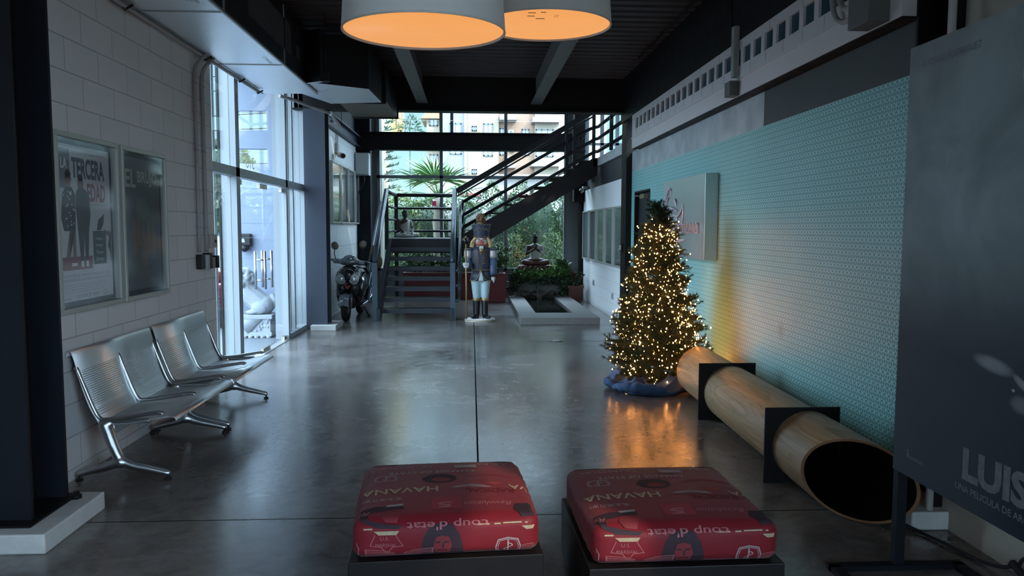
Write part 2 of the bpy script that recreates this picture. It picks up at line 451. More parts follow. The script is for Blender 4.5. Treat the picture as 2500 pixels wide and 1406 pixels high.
REDP = M('planter_red', (.16, .008, .014), .38, 0, .12, 5)
SOIL = M('soil', (.02, .014, .01), .9, 0, .3, 40)
CONC = M('pond_concrete', (.165, .16, .15), .6, 0, .25, 10, .25, 40)
CONCD = M('fountain_stone', (.13, .14, .12), .75, 0, .4, 9, .4, 30)
WATER = M('pond_water', (.008, .010, .009), .04, 0, 0, 6, .1, 22)
LEAFG = M('leaf_green', (.050, .125, .030), .5, 0, .45, 18)
LEAFD = M('leaf_dark', (.020, .050, .022), .5, 0, .45, 18)
LEAFY = M('leaf_yellow', (.20, .21, .04), .5, 0, .35, 18)
LEAFO = M('leaf_grey_green', (.060, .10, .060), .55, 0, .4, 14)
PALMM = M('palm_green', (.10, .21, .075), .5, 0, .4, 8)
SKIND = M('statue_brown', (.050, .028, .018), .45, 0, .2, 20)
SKINK = M('statue_dark', (.018, .015, .014), .45)
ROBE = M('statue_robe', (.42, .42, .37), .55, 0, .12, 20)
STONE = M('white_stone', (.30, .33, .36), .6, 0, .12, 12, .35, 35)

# ================================================================== THE SETTING
LX, RX = -2.52, 2.54
BACKY = 17.45
g = G(); g.box(-2.75, 2.7, -5.2, BACKY+.25, -.15, 0)
struct(g.build('floor', FLOOR))
# left block wall with the posters
g = G(); g.box(LX-.22, LX, -5.2, 7.62, 0, 4.0)
struct(g.build('wall_left', BLOCK))
# left wall behind the stairs
g = G(); g.box(LX-.22, LX, 12.5, BACKY, 0, 3.36)
struct(g.build('wall_left_rear', BLOCKW))
g = G(); g.box(LX-.30, LX+.02, 12.4, BACKY+.1, 3.36, 3.60); g.box(LX-.30, LX+.10, 12.4, BACKY+.1, 3.36, 3.385); g.box(LX-.30, LX+.10, 12.4, BACKY+.1, 3.575, 3.60)
struct(g.build('steel_beam_left', NAVYL))
g = G(); g.box(LX-.22, LX-.02, 12.4, BACKY+.1, 3.60, 4.75)
struct(g.build('wall_left_clerestory', NAVY))
# right wall: paper field, door opening, beige stretch near the camera
DY0, DY1, DZ = 10.70, 11.75, 2.17
g = G()
g.box(RX, RX+.2, 4.24, DY0, 0, 2.49); g.box(RX, RX+.2, DY1, 11.96, 0, 2.49); g.box(RX, RX+.2, DY0, DY1, DZ, 2.49)
struct(g.build('wall_right', PAPER))
g = G(); g.box(RX, RX+.2, 1.6, 3.86, 0, 4.0); g.box(RX, RX+.2, .4, 1.6, 0, 4.0); g.box(RX, RX+.2, -5.2, -4.6, 0, 4.0); g.box(RX, RX+.2, -4.6, .4, 0, 1.1); g.box(RX, RX+.2, -4.6, .4, 3.6, 4.0)
struct(g.build('wall_right_front', BEIGE))
w6 = sthing('fill_window_side', (RX+.1, -1.6, .5)); g = G(); g.box(RX+.1, RX+.108, -4.6, .4, 1.1, 3.6); g.build('pane', GLASS, w6)  # unseen side window, added to light the left wall
g = G(); g.box(RX, RX+.2, 4.24, 6.55, 2.49, 2.8)
struct(g.build('wall_right_upper', DGREY))
g = G(); g.box(RX, RX+.2, 6.55, 11.96, 2.49, 2.8)
struct(g.build('wall_right_cement', CEMENT))
# the white masonry band with its row of glass blocks, standing proud of the wall
BX = 2.416
g = G()
g.box(BX, RX+.2, 4.24, 11.42, 2.795, 2.955); g.box(BX, RX+.2, 4.24, 11.42, 2.955, 3.065); g.box(BX, RX+.2, 4.24, 11.42, 3.21, 3.29)
YP = [4.62+.2452*k for k in range(27)]
pan = G()
for i, y in enumerate(YP):
    y0, y1 = y, y+.175
    nxt = YP[i+1] if i+1 < len(YP) else 11.42
    g.box(BX, RX+.2, y1, min(nxt, 11.42), 3.065, 3.21)
g.box(BX, RX+.2, 4.24, YP[0], 3.065, 3.21)
g.box(BX-.012, BX, 4.24, 11.42, 2.945, 2.962)
g3 = G(); g3.box(BX+.004, RX+.02, 4.24, 11.42, 2.788, 2.7955); struct(g3.build('band_shade_strip', BLACK))  # black strip added as the shade under the band
g3 = G()
for k in range(20): g3.box(BX-.0012, BX+.001, 4.5+.345*k, 4.503+.345*k, 2.962, 3.062); g3.box(BX-.0012, BX+.001, 4.3+.62*k, 4.303+.62*k, 3.212, 3.288) if k < 11 else None
struct(g3.build('trim_6', M('joint_grey', (.20, .195, .19), .8)))
struct(g.build('wall_right_band', M('band_white', (.66, .645, .65), .6, 0, .07, 3, .2, 50)))
wn = sthing('window_3', (BX, 8, 3.065))
for i, y in enumerate(YP):
    pan.box(BX+.02, BX+.08, y, y+.175, 3.065, 3.21)
pan.build('pane', M('glass_block', (.035, .085, .115), .12, 0, .35, 3, .1, 40), wn)
g = G(); g.box(BX, RX+.2, 4.24, 12.3, 3.29, 4.0)
struct(g.build('steel_beam_right', BLACK))
# door in the papered wall
d2 = sthing('door_2', (RX, 11.2, 0))
g = G(); g.box(RX+.07, RX+.11, DY0, DY1, 0, DZ)
g.build('door_leaf', M('door_dark', (.030, .034, .036), .35, 0, .25, 40), d2)
g = G(); g.box(RX+.0, RX+.07, DY0, DY0+.03, 0, DZ); g.box(RX, RX+.07, DY1-.03, DY1, 0, DZ); g.box(RX, RX+.07, DY0, DY1, DZ-.03, DZ)
g.build('door_frame', BLACK, d2)
g = G(); g.box(RX+.01, RX+.07, 11.16, 11.42, 2.05, 2.115); g.bar((RX+.02, 11.2, 2.08), (RX-.05, 11.45, 2.09), .02, .012); g.bar((RX-.05, 11.45, 2.09), (RX+.03, 11.66, 2.12), .02, .012)
g.build('door_closer', M('closer_brass', (.30, .27, .2), .4, .6), d2)
g = G(); g.tube([(RX-.015, 10.83, .62), (RX-.015, 10.83, 1.55)], .014, 10); g.bar((RX+.07, 10.83, .72), (RX-.015, 10.83, .72), .02, .02); g.bar((RX+.07, 10.83, 1.45), (RX-.015, 10.83, 1.45), .02, .02)
g.build('door_handle', CHROME, d2)
g = G(); g.box(RX+.2, RX+.24, DY0-.2, DY1+.2, 0, 2.49); struct(g.build('wall_corridor', BLACK))
# white wall right of the pond
g = G(); g.box(RX, RX+.2, 12.36, BACKY, 0, 1.02)
struct(g.build('wall_right_rear', BLOCKS))
g = G(); g.box(RX, RX+.2, 12.36, BACKY, 1.02, 2.44)
struct(g.build('wall_right_rear_upper', M('painted_white', (.86, .89, .89), .6, 0, .06, 2, .2, 30)))
g = G(); g.box(RX+.03, RX+.25, 12.36, BACKY, 2.44, 2.84); struct(g.build('steel_beam_mezzanine', M('mezz_steel', (.035, .040, .048), .45)))
g = G(); g.box(RX-.02, 5.6, 12.0, BACKY, 2.84, 3.0); struct(g.build('floor_mezzanine', M('slab_white', (.60, .63, .63), .6, 0, .05, 3)))
# columns
def hcol(name, x0, x1, y0, y1, z1, m, mw):
    s = sthing(name, ((x0+x1)/2, (y0+y1)/2, 0))
    g = G(); g.box(x0, x1, y0, y0+.022, 0, z1); g.box(x0, x1, y1-.022, y1, 0, z1); xm = (x0+x1)/2
    g.build('column_flange', m, s)
    g = G(); g.box(xm-.012, xm+.012, y0+.022, y1-.022, 0, z1); g.build('column_web', mw, s)  # black web stands for the shade between the flanges
    return s
hcol('steel_column_front_left', -2.58, -2.235, 3.88, 4.235, 3.9, NAVY, BLACK)
hcol('steel_column_rear_left', -2.575, -2.25, 11.95, 12.30, 3.42, NAVYL, BLACK)
hcol('steel_column_front_right', 2.50, 2.86, 3.87, 4.235, 4.0, BLACK, BLACK)
g = G(); g.box(2.45, 2.62, 11.97, 12.35, 0, 3.42); struct(g.build('steel_column_rear_right', BLACK))
g = G(); g.box(-2.62, -2.22, 17.02, 17.36, 0, 4.6); struct(g.build('steel_column_corner_left', NAVY))
g = G(); g.box(2.30, 2.535, 16.95, 17.36, 2.2, 4.6); g.box(2.47, 2.54, 17.1, 17.36, 0, 2.2)
for z in (2.35, 2.62, 3.1, 3.35, 3.6): g.ball((2.36, 16.95, z), (.03, .03, .03), 8, 6); g.ball((2.46, 16.95, z), (.03, .03, .03), 8, 6)
struct(g.build('steel_column_corner_right', BLACK))
def curb(name, x0, x1, y0, y1, h=.1):
    g = G(); g.box(x0, x1, y0, y1, 0, h)
    g2 = struct(g.build(name, CURB, bevel=.008))
curb('trim_1', -2.75, -2.085, 3.715, 4.33, .1); curb('trim_2', -2.49, -2.10, 11.82, 12.46, .085)
curb('trim_3', 2.34, 2.60, 3.80, 4.30, .1); curb('trim_4', 2.30, 2.6, 11.9, 12.42, .085)
g = G(); g.box(-2.51, -2.2, 3.80, 4.28, .1, .112); g.lathe([(.03, .112), (.03, .13), (.018, .132), (.018, .15)], (-2.17, 4.19, 0), 6); struct(g.build('base_plate', BLACK))
# roof
g = G()
pts = []; y = -5.2
while y < 12.2:
    pts += [(y, 3.96), (y+.11, 3.96), (y+.135, 4.02), (y+.185, 4.02)]; y += .21
for (ya, za), (yb, zb) in zip(pts, pts[1:]):
    g.poly([(-2.75, ya, za), (2.7, ya, za), (2.7, yb, zb), (-2.75, yb, zb)])
g.box(-2.75, 2.7, -5.2, 12.3, 4.06, 4.12)
struct(g.build('ceiling', DECK))
g = G(); g.box(-2.75, 5.6, 12.3, BACKY+.3, 4.75, 4.9); g.box(2.7, 5.6, 11.9, 12.1, 3.0, 4.8); g.box(5.5, 5.6, 12, BACKY, 3.0, 3.4)
struct(g.build('ceiling_rear', DECK))
g = G(); g.box(-2.75, 2.7, 12.14, 12.16, 3.44, 4.75); g.box(-2.75, 2.7, 12.03, 12.27, 3.42, 3.445); struct(g.build('steel_beam_cross', BLACK))
def joist(name, x):
    g = G(); g.box(x-.085, x+.085, 4.0, 12.14, 3.55, 3.565); g.box(x-.006, x+.006, 4.0, 12.14, 3.565, 3.96); struct(g.build(name, JOIST))
joist('steel_joist_left', -.76); joist('steel_joist_right', 1.03)
g = G(); g.box(-2.08, -2.02, 4, 12.14, 3.85, 3.96); struct(g.build('steel_joist_edge', BLACK))
# front end of the hall, behind the camera: unseen window added for fill light
g = G(); g.box(-2.75, 2.7, -5.3, -5.2, 0, .1); g.box(-2.75, 2.7, -5.3, -5.2, 2.6, 4.0); g.box(-2.75, -1.2, -5.3, -5.2, .1, 2.6); g.box(1.2, 2.7, -5.3, -5.2, .1, 2.6)
struct(g.build('wall_front', WHITEP))
w4 = sthing('fill_window_front', (0, -5.25, .1)); g = G(); g.box(-1.2, 1.2, -5.26, -5.25, .1, 2.6); g.build('pane', GLASS, w4)
# back wall and its window
WZ0, WZ1, WX0, WX1 = .62, 4.62, -2.13, 2.20
g = G(); g.box(-2.75, 2.7, BACKY, BACKY+.2, 0, WZ0); g.box(-2.75, WX0, BACKY, BACKY+.2, WZ0, 4.8); g.box(WX1, 2.7, BACKY, BACKY+.2, WZ0, 4.8); g.box(2.7, 5.6, BACKY, BACKY+.2, 2.6, 3.0); g.box(-2.75, 5.6, BACKY, BACKY+.2, WZ1, 4.8)
struct(g.build('wall_back', GREYW))
w1 = sthing('window_1', (0, BACKY, WZ0))
fm = M('window_frame_grey', (.16, .185, .20), .4, 0, .06, 5)
g = G(); yb0, yb1 = BACKY-.03, BACKY+.06
g.box(WX0, WX0+.07, yb0, yb1, WZ0, WZ1); g.box(WX1-.07, WX1, yb0, yb1, WZ0, WZ1); g.box(WX0, WX1, yb0, yb1, WZ0, WZ0+.06); g.box(WX0, WX1, yb0, yb1, WZ1-.05, WZ1)
for x in (-.675, .79): g.box(x-.035, x+.035, yb0, yb1, WZ0, WZ1)
g.box(WX0, WX1, yb0, yb1, 2.72, 2.79)
g.box(-.47, -.40, yb1, yb1+.05, 3.5, WZ1)
g.build('window_frame', fm, w1)
g = G(); g.box(WX0, WX1, BACKY+.005, BACKY+.013, WZ0, WZ1); g.build('pane', GLASS, w1)
g = G(); g.box(-2.6, 2.54, 16.98, 17.0, 3.30, 3.68); g.box(-2.6, 2.54, 16.88, 17.1, 3.30, 3.325); g.box(-2.6, 2.54, 16.88, 17.1, 3.665, 3.69); struct(g.build('steel_beam_back', BLACK))
# mezzanine window beyond the rail
w5 = sthing('window_5', (4, BACKY, 3)); g = G()
for x in (2.62, 3.0, 3.35, 3.9, 4.6, 5.5): g.box(x-.04, x+.04, yb0, yb1, 3.0, 4.62)
g.box(2.6, 5.5, yb0, yb1, 3.0, 3.06); g.box(2.6, 5.5, yb0, yb1, 3.5, 3.55)
g.build('window_frame', fm, w5); g = G(); g.box(2.6, 5.5, BACKY+.005, BACKY+.013, 3.0, 4.62); g.build('pane', GLASS, w5)

# ---- left glazing with the double glass door
w2 = sthing('window_2', (-2.66, 9.5, 0))
g = G(); FX0, FX1 = -2.80, -2.615
g.box(FX0, FX1, 8.68, 8.80, 0, 3.95); g.box(FX0, FX1, 10.96, 11.06, 0, 3.95); g.box(FX0, FX1, 12.14, 12.24, 0, 3.95); g.box(-2.90, -2.84, 8.60, 8.68, 0, 3.95)
g.box(-2.72, -2.66, 11.28, 11.33, 0, 3.95); g.box(-2.72, -2.66, 11.56, 11.62, 0, 3.95)
g.box(-2.72, FX1, 7.62, 12.2, 2.17, 2.27); g.box(-2.75, FX1, 7.62, 12.2, 3.75, 3.98); g.box(-2.72, -2.60, 11.06, 12.14, 0, .07); g.box(-2.72, -2.60, 7.6, 8.68, 0, .07)
g.build('window_frame', WHITEF, w2)
g = G(); g.box(-2.81, -2.79, 8.655, 8.68, 0, 3.95); g.box(-2.645, -2.615, 8.80, 8.815, 0, 3.95); g.box(-2.7, -2.66, 11.05, 11.065, .07, 3.95); g.box(-2.7, -2.66, 11.62, 11.63, .07, 3.95); g.build('gasket', BLACKP, w2)
g = G()
for y0, y1, z0, z1 in ((7.62, 8.68, .07, 2.17), (7.62, 8.68, 2.27, 3.75), (8.80, 10.96, 2.27, 3.75), (11.06, 12.14, .07, 2.17), (11.06, 12.14, 2.27, 3.75)): g.box(-2.685, -2.677, y0, y1, z0, z1)
g.build('pane', GLASS, w2)
g = G(); ey, ez, ex = (0, -1, 0), (0, 0, 1), (-1, 0, 0)
# the house number is stuck to the outside of the glass, so it reads backwards from in here
g.text('318', (-2.700, 9.70, 2.315), (0, -1, 0), (0, 0, 1), w=.34, h=.15, bold=.0)
g.build('house_number', BLACKP, w2)
d1 = sthing('door_1', (-2.66, 9.8, 0))
for y0, y1, hy in ((8.82, 9.875, 9.72), (9.885, 10.94, 10.04)):
    g = G(); g.box(-2.666, -2.654, y0, y1, .015, 2.14); lf = g.build('door_leaf', GLASS, d1)
    g = G()
    for x in (-2.72, -2.60):
        g.tube([(x, hy, .82), (x, hy, 1.30)], .016, 10)
    for z in (.93, 1.19): g.tube([(-2.72, hy, z), (-2.60, hy, z)], .011, 8)
    g.build('door_handle', CHROME, lf)
    g = G(); ye = y0 if hy > 9.9 else y1
    for z0, z1 in ((.005, .06), (2.09, 2.15)):
        g.box(-2.68, -2.64, (y1-.16 if hy < 9.9 else y0), (y1 if hy < 9.9 else y0+.16), z0, z1)
        g.box(-2.68, -2.64, (y0 if hy < 9.9 else y1-.14), (y0+.14 if hy < 9.9 else y1), z0, z1)
    g.build('patch_fitting', M('fitting_steel', (.34, .31, .27), .35, .9), lf)
g = G(); g.box(-2.70, -2.60, 8.8, 10.96, 0, .008); struct(g.build('threshold', TIN))

# ================================================================== OUTDOORS
g = G(); g.box(-60, 60, BACKY+.25, 90, -.3, -.06); g.box(-60, -2.75, -30, BACKY+.25, -.3, -.06)
struct(g.build('ground', M('outside_paving', (.13, .135, .135), .8, 0, .2, 2)))
g = G(); g.box(-4.0, -2.75, 8.2, 12.5, -.06, -.005); struct(g.build('porch_floor', M('porch_tile', (.15, .175, .20), .45, 0, .08, 4)))
PORCH = M('porch_wall_white', (.23, .275, .355), .6, 0, .05, 2, .12, 30)
g = G(); yw0, yw1, xa, xb, xc = 12.5, 12.7, -3.85, -3.27, -2.76
g.box(xc-.51, xc, yw0, yw1, -.06, 4.3); g.box(xa, xb, yw0, yw1, -.06, 2.62); g.box(xa, xb, yw0, yw1, 2.86, 3.16); g.box(xa, xb, yw0, yw1, 3.46, 4.3)
for k in range(9): g.box(xa, xc, yw0-.004, yw0, .55+k*.28, .557+k*.28)
struct(g.build('wall_porch', PORCH))
g = G(); g.box(-4.0, -2.75, 8.5, 12.7, 4.3, 4.45); struct(g.build('porch_roof', WHITEP))
# soap dispenser on the porch wall
t = thing('soap_dispenser', 'black wall dispenser above the stone lion outside the door', 'dispenser', (-3.62, 12.5, 1.2))
g = G(); g.box(-3.73, -3.53, 12.38, 12.5, 1.30, 1.50); g.build('dispenser_body', BLACKP, t, bevel=.02)
g = G(); g.tube([(-3.63, 12.40, 1.31), (-3.63, 12.40, 1.25), (-3.63, 12.41, 1.235)], [.07, .075, .05], 12); g.build('nozzle_cup', BLACKP, t, smooth=True)
g = G(); g.flat([(-.03, 0), (.03, 0), (.02, .05), (0, .07), (-.02, .05)], (-3.65, 12.378, 1.36), (1, 0, 0), (0, 0, 1)); g.build('window_mark', LGREY, t)
# stone guardian lion
t = thing('lion_statue', 'white stone guardian lion sitting on a carved plinth outside the door', 'statue', (-3.22, 11.35, -.005))
g = G(); g.box(-3.58, -2.92, 11.14, 11.56, .06, .29); g.box(-3.61, -2.89, 11.11, 11.59, .27, .33); g.box(-3.60, -2.90, 11.12, 11.58, .02, .08)
for k in range(8): g.lathe([(.035, -.005), (.035, .03)], (-3.55+k*.086, 11.13, 0), 10)
pl = g.build('plinth', STONE, t, bevel=.008)
g = G(); g.prism([(-.22, .2), (.22, .2), (0, -.03)], (-3.24, 11.128, .09), (1, 0, 0), (0, 0, 1), (0, -1, 0), .014)
for k in range(40):
    a, b = rnd(-.3, .3), rnd(0, .17); g.ball((-3.25+a, 11.135, .09+b), (.02, .012, .02), 8, 5)
g.build('relief_cloth', STONE, pl, smooth=True)
g = G()
g.cap((-3.10, 11.35, .47), (-3.30, 11.35, .64), .165, .165); g.ball((-3.06, 11.35, .46), (.155, .17, .15)); g.ball((-3.40, 11.35, .60), (.10, .13, .14))
g.ball((-3.42, 11.35, .82), (.11, .12, .11)); g.ball((-3.33, 11.35, .78), (.13, .16, .17)); g.ball((-3.50, 11.35, .79), (.07, .09, .06)); g.ball((-3.52, 11.35, .74), (.05, .07, .03))
for s in (-1, 1):
    g.cap((-3.42, 11.35+s*.10, .58), (-3.46, 11.35+s*.10, .36), .05, .042); g.ball((-3.49, 11.35+s*.10, .355), (.065, .045, .03))
    g.ball((-3.10, 11.35+s*.13, .43), (.12, .06, .10)); g.ball((-3.20, 11.35+s*.14, .365), (.09, .05, .035))
    g.ball((-3.46, 11.35+s*.05, .90), (.03, .025, .035))
for k in range(60):
    a = rnd(0, 2*PI); b = rnd(-.9, 1.3)
    p = V((-3.35, 11.35, .80))+V((math.cos(a)*math.cos(b)*.14, math.sin(a)*math.cos(b)*.17, math.sin(b)*.18))
    if p.x > -3.46: g.ball(p, .043, 8, 6)
for k in range(9): g.ball((-3.28+k*.002, 11.35+math.sin(k*.7)*.12, .70+math.cos(k*.7)*.08), .032, 8, 6)
g.tube([(-2.95, 11.35, .42), (-2.92, 11.36, .52), (-2.95, 11.38, .62)], [.05, .06, .03], 10)
g.build('lion_body', STONE, t, remesh=.010, rsmooth=1)
# car parked beyond the porch
t = thing('car', 'red car parked outside, seen between block wall and white frame', 'car', (-4.75, 14.0, -.06))
cp = M('car_red', (.30, .035, .03), .28, .2, coat=.6)
g = G()
g.box(-5.55, -3.95, 12.1, 16.1, .28, .72); g.box(-5.5, -4.0, 12.3, 16.0, .7, .92)
bd = g.build('car_body', cp, t, bevel=.09, bseg=3, smooth=True)
g = G(); pts0 = [(12.95, .9), (13.7, 1.42), (15.3, 1.45), (15.95, .9)]
g.prism(pts0, (-5.42, 0, 0), (0, 1, 0), (0, 0, 1), (1, 0, 0), 1.34); g.build('cabin', M('car_glass', (.25, .34, .40), .05, .3), t, bevel=.06, smooth=True)
for yy in (12.95, 15.3):
    for s, xx in ((-1, -5.5), (1, -4.0)):
        g = G(); R = Matrix.Rotation(PI/2, 3, 'Y'); g.lathe([(.18, -.1), (.31, -.1), (.33, -.06), (.33, .06), (.31, .1), (.18, .1)], (xx, yy, .27), 24, R)
        wh = g.build('wheel', RUB, t); g = G(); g.lathe([(.17, -.105), (.19, -.1), (.19, .1), (.17, .105)], (xx, yy, .27), 16, R); g.build('rim', CHROME, wh)
g = G()
for s in (-5.3, -4.2): g.ball((s, 12.14, .62), (.16, .08, .12))
g.build('headlight', M('headlamp', (.6, .6, .6), .1, .5), t)
g = G()
for k in range(4): g.box(-4.35, -3.95, 12.02, 12.1, .32+k*.06, .345+k*.06)
g.build('bumper_trim', CHROME, t)
# foliage helpers
def leaves(g, n, fn, L, w, spread=1.):
    for _ in range(n):
        p, d = fn(); d = V(d)+V((rnd(-1, 1), rnd(-1, 1), rnd(-1, 1)))*spread
        g.mi = random.choices((0, 1, 2), (5, 3, 2))[0]
        g.leaf(p, d, L*rnd(.7, 1.3), w*rnd(.7, 1.3))
    g.mi = 0
def bush(name, label, cat, c, r, n, L=.09, w=.045, mats=(LEAFG, LEAFD, LEAFO), group=None, core=True, flat=False):
    t = thing(name, label, cat, (c[0], c[1], -.06), group)
    c = V(c)
    def fn():
        while True:
            q = V((rnd(-1, 1), rnd(-1, 1), rnd(-1, 1)))
            if q.length < 1 and q.length > .62: break
        k = 1+.22*math.sin(q.x*9+c.x)*math.sin(q.z*8+c.y*3)
        if flat: q = V((max(-1, min(1, q.x*1.3)), max(-1, min(1, q.y*1.3)), max(-1, min(1, q.z*1.3))))
        return c+V((q.x*r[0], q.y*r[1], q.z*r[2]))*k, q
    g = G(); leaves(g, n, fn, L, w, .8); g.build('foliage', list(mats), t, fixn=False)
    if not core:
        g = G(); g.tube([(c.x, c.y, -.06), (c.x, c.y, c.z+r[2]*.4)], .02, 6); g.build('stem', LEAFD, t)
    if core:
        g = G(); g.ball(c, [k*(.88 if flat else .74) for k in r], 16, 10); g.tube([(c.x, c.y, -.06), (c.x, c.y, c.z)], .05, 8); g.build('stem', LEAFD, t)
    return t
# hedge behind the window: one row of clipped shrubs
HB = [(-1.95, 20.6, 1.15, .75, .6, 1.2, 'with yellow flecked leaves, left end of the hedge row'), (-1.05, 20.8, 1.1, .7, .6, 1.2, 'behind the palm trunk'),
      (-.1, 20.5, 1.15, .75, .6, 1.28, 'just right of the palm'), (.85, 20.4, 1.2, .75, .6, 1.32, 'behind the lower stair rails'),
      (1.75, 20.2, 1.25, .75, .6, 1.36, 'behind the praying statue'), (2.75, 20.2, 1.25, .75, .6, 1.36, 'at the right window edge')]
for i, (x, y, z, a, b, c, lb) in enumerate(HB):
    bush('hedge_shrub', 'clipped hedge shrub '+lb, 'shrub', (x, y, z), (a, b, c), 5200, .075, .036, (LEAFY, LEAFG, LEAFD) if i == 0 else (LEAFG, LEAFO, LEAFD) if i % 2 else (LEAFO, LEAFG, LEAFD), 'garden hedge', flat=True)
for x, y, z, r, lb in ((.35, 18.9, .75, .38, 'low fine leaved shrub outside, below the middle window bar'), (1.0, 18.6, .95, .34, 'low reddish shrub outside, left of the praying statue'), (2.0, 18.7, 1.0, .34, 'low grey green shrub outside, right of the praying statue'), (-1.5, 19.0, .95, .4, 'low shrub outside, behind the seated landing statue')):
    bush('garden_shrub', lb, 'shrub', (x, y, z), (r, r, r*1.5), 2600, .055, .028, (LEAFO, LEAFG, LEAFY), core=False)
g = G(); g.box(-3.0, 4.5, 22.3, 22.5, -.06, 1.9); struct(g.build('garden_wall', M('garden_wall_white', (.13, .145, .15), .7, 0, .1, 3)))
g = G(); g.box(-2.52, -2.10, 18.2, 18.6, -.06, 6.0); struct(g.build('wall_neighbour', M('neighbour_cream', (.34, .33, .27), .7, 0, .05, 2)))
# fan palm
t = thing('fan_palm', 'fan palm with spiky round fronds outside the back window', 'palm', (-.82, 19.3, -.06))
g = G(); zs = [-.06+k*.2 for k in range(13)]
g.tube([(-.82+.02*math.sin(k*2), 19.3, z) for k, z in enumerate(zs)], [.13+.012*(k % 2) for k in range(13)], 12); g.build('trunk', M('palm_bark', (.34, .31, .24), .8, 0, .3, 18), t)
for i in range(15):
    az = i*2.4+.3; el = [1.35, .95, .62, .35, .12, -.12, 1.1, .78, .5, .2, 0., .9, .6, .3, -.2][i]
    d = V((math.cos(az)*math.cos(el), math.sin(az)*math.cos(el)*.8, math.sin(el))); base = V((-.82, 19.3, 2.38)); L = .50+.20*math.cos(el)
    hub = base+d*L
    g = G(); g.tube([base, base+d*L*.5+V((0, 0, .02)), hub], [.018, .013, .009], 6)
    side = d.cross(V((0, 0, 1)));
    if side.length < .1: side = V((1, 0, 0))
    side.normalize(); up = side.cross(d).normalized()
    for k in range(26):
        a = (k-12.5)/12.5*1.75
        bd = (d*math.cos(a)+side*math.sin(a)+up*rnd(-.1, .05)-V((0, 0, .12))).normalized()
        Lb = .80*(1-.22*abs(a)/1.75)*rnd(.9, 1.06); wv = bd.cross(up).normalized()*.022
        p1 = hub+bd*Lb*.55; p2 = hub+bd*Lb-V((0, 0, .06*rnd(.4, 1.5)))
        g.mi = 0 if k % 3 else 1
        g.poly([hub-wv*.3, p1-wv, p2, p1+wv, hub+wv*.3])
    g.mi = 0
    g.build('frond', [PALMM, M('palm_light', (.22, .30, .12), .5)], t, fixn=False)
# slender conifer and street trees
t = thing('araucaria', 'slender conifer with short level branches beside the yellow house', 'tree', (-2.85, 25, -.06))
g = G(); g.tube([(-2.85, 25, -.06), (-2.83, 25, 4), (-2.85, 25, 7.2)], [.12, .09, .03], 10); g.build('trunk', M('conifer_bark', (.26, .22, .16), .8, 0, .2, 10), t)
g = G()
for k in range(26):
    z = 1.2+k*.235; L = .75-.022*k
    for j in range(5):
        a = j*1.257+k*.6; d = V((math.cos(a), math.sin(a), .12)); p = V((-2.84, 25, z)); g.tube([p, p+d*L*.6, p+d*L+V((0, 0, .1))], [.015, .012, .006], 4)
        for q in range(14):
            f = .25+.75*q/14; g.leaf(p+d*L*f, d+V((rnd(-1, 1), rnd(-1, 1), .6)), .16, .035)
g.build('foliage', LEAFD, t, fixn=False)
for x, y, z, r, lb in ((-7.3, 20.0, 2.0, 1.5, 'leafy green street tree seen between block wall and door frame'), (-5.35, 16.8, 2.7, .75, 'pale leafy tree seen through the porch wall opening')):
    bush('street_tree', lb, 'tree', (x, y, z), (r*.8, r*.8, r), 2600, .16, .08, (LEAFG, LEAFO, LEAFD))
for k in range(10):
    z = 2.7+k*.36+rnd(-.1, .1); g = G(); g.tube([(-9+i*.9, 17.5+.4*math.sin(i), z+.03*(i-3)**2*.4+rnd(-.01, .01)) for i in range(8)], .012, 4)
    tag(g.build('overhead_cable', BLACKP), 'thin dark overhead cable crossing the sky outside the door glazing', 'cable', 'overhead cables')
# apartment block across the street
t = thing('apartment_block', 'beige and wood clad apartment block across the street', 'building', (4, 46, -.06))
BE = M('render_beige', (.235, .21, .155), .8, 0, .12, 2); BG = M('render_blue_grey', (.18, .205, .215), .8, 0, .06, 2); BWH = M('render_white', (.28, .28, .26), .8, 0, .06, 2)
bwood = wood_mat('clad_wood', (.19, .115, .075), (.26, .18, .125), (.3, 1, 9), .7, 4.)
wframe = M('window_dark_frame', (.10, .12, .13), .4); wpane = M('window_pane_grey', (.20, .23, .235), .15, .2, .15, 1.5)
g = G(); g.box(-1.75, -.40, 45, 50, 3.2, 13); g.build('wall_grey', BG, t)
g = G(); g.box(-.40, -.25, 44.85, 50, 3.2, 13); g.build('pilaster', M('pilaster_grey', (.25, .27, .28), .7), t)
g = G(); g.box(-.25, 1.62, 45, 50, 4.6, 13); g.build('wall_beige', BE, t)
g = G(); g.box(1.62, 3.75, 45.4, 50, 3.2, 13); g.build('wall_wood', bwood, t)
g = G(); g.box(3.75, 8.0, 45, 50, 3.2, 13); g.build('wall_cream', M('render_cream', (.23, .215, .165), .8, 0, .08, 2), t)
g = G(); g.box(-1.9, 16, 44.2, 50, -.06, 4.6); g.box(.9, 16, 43.6, 44.3, 4.55, 4.66); g.build('podium', BWH, t)
def win(x0, x1, z0, z1, y, bars=1):
    g = G(); e = .07
    g.box(x0, x1, y-.06, y, z0, z0+e); g.box(x0, x1, y-.06, y, z1-e, z1); g.box(x0, x0+e, y-.06, y, z0, z1); g.box(x1-e, x1, y-.06, y, z0, z1)
    for k in range(bars):
        xm = x0+(x1-x0)*(k+1)/(bars+1); g.box(xm-.025, xm+.025, y-.06, y, z0, z1)
    f = g.build('window', wframe, t); g = G(); g.box(x0+e*.5, x1-e*.5, y-.03, y-.01, z0+e*.5, z1-e*.5); g.build('pane', wpane, f)
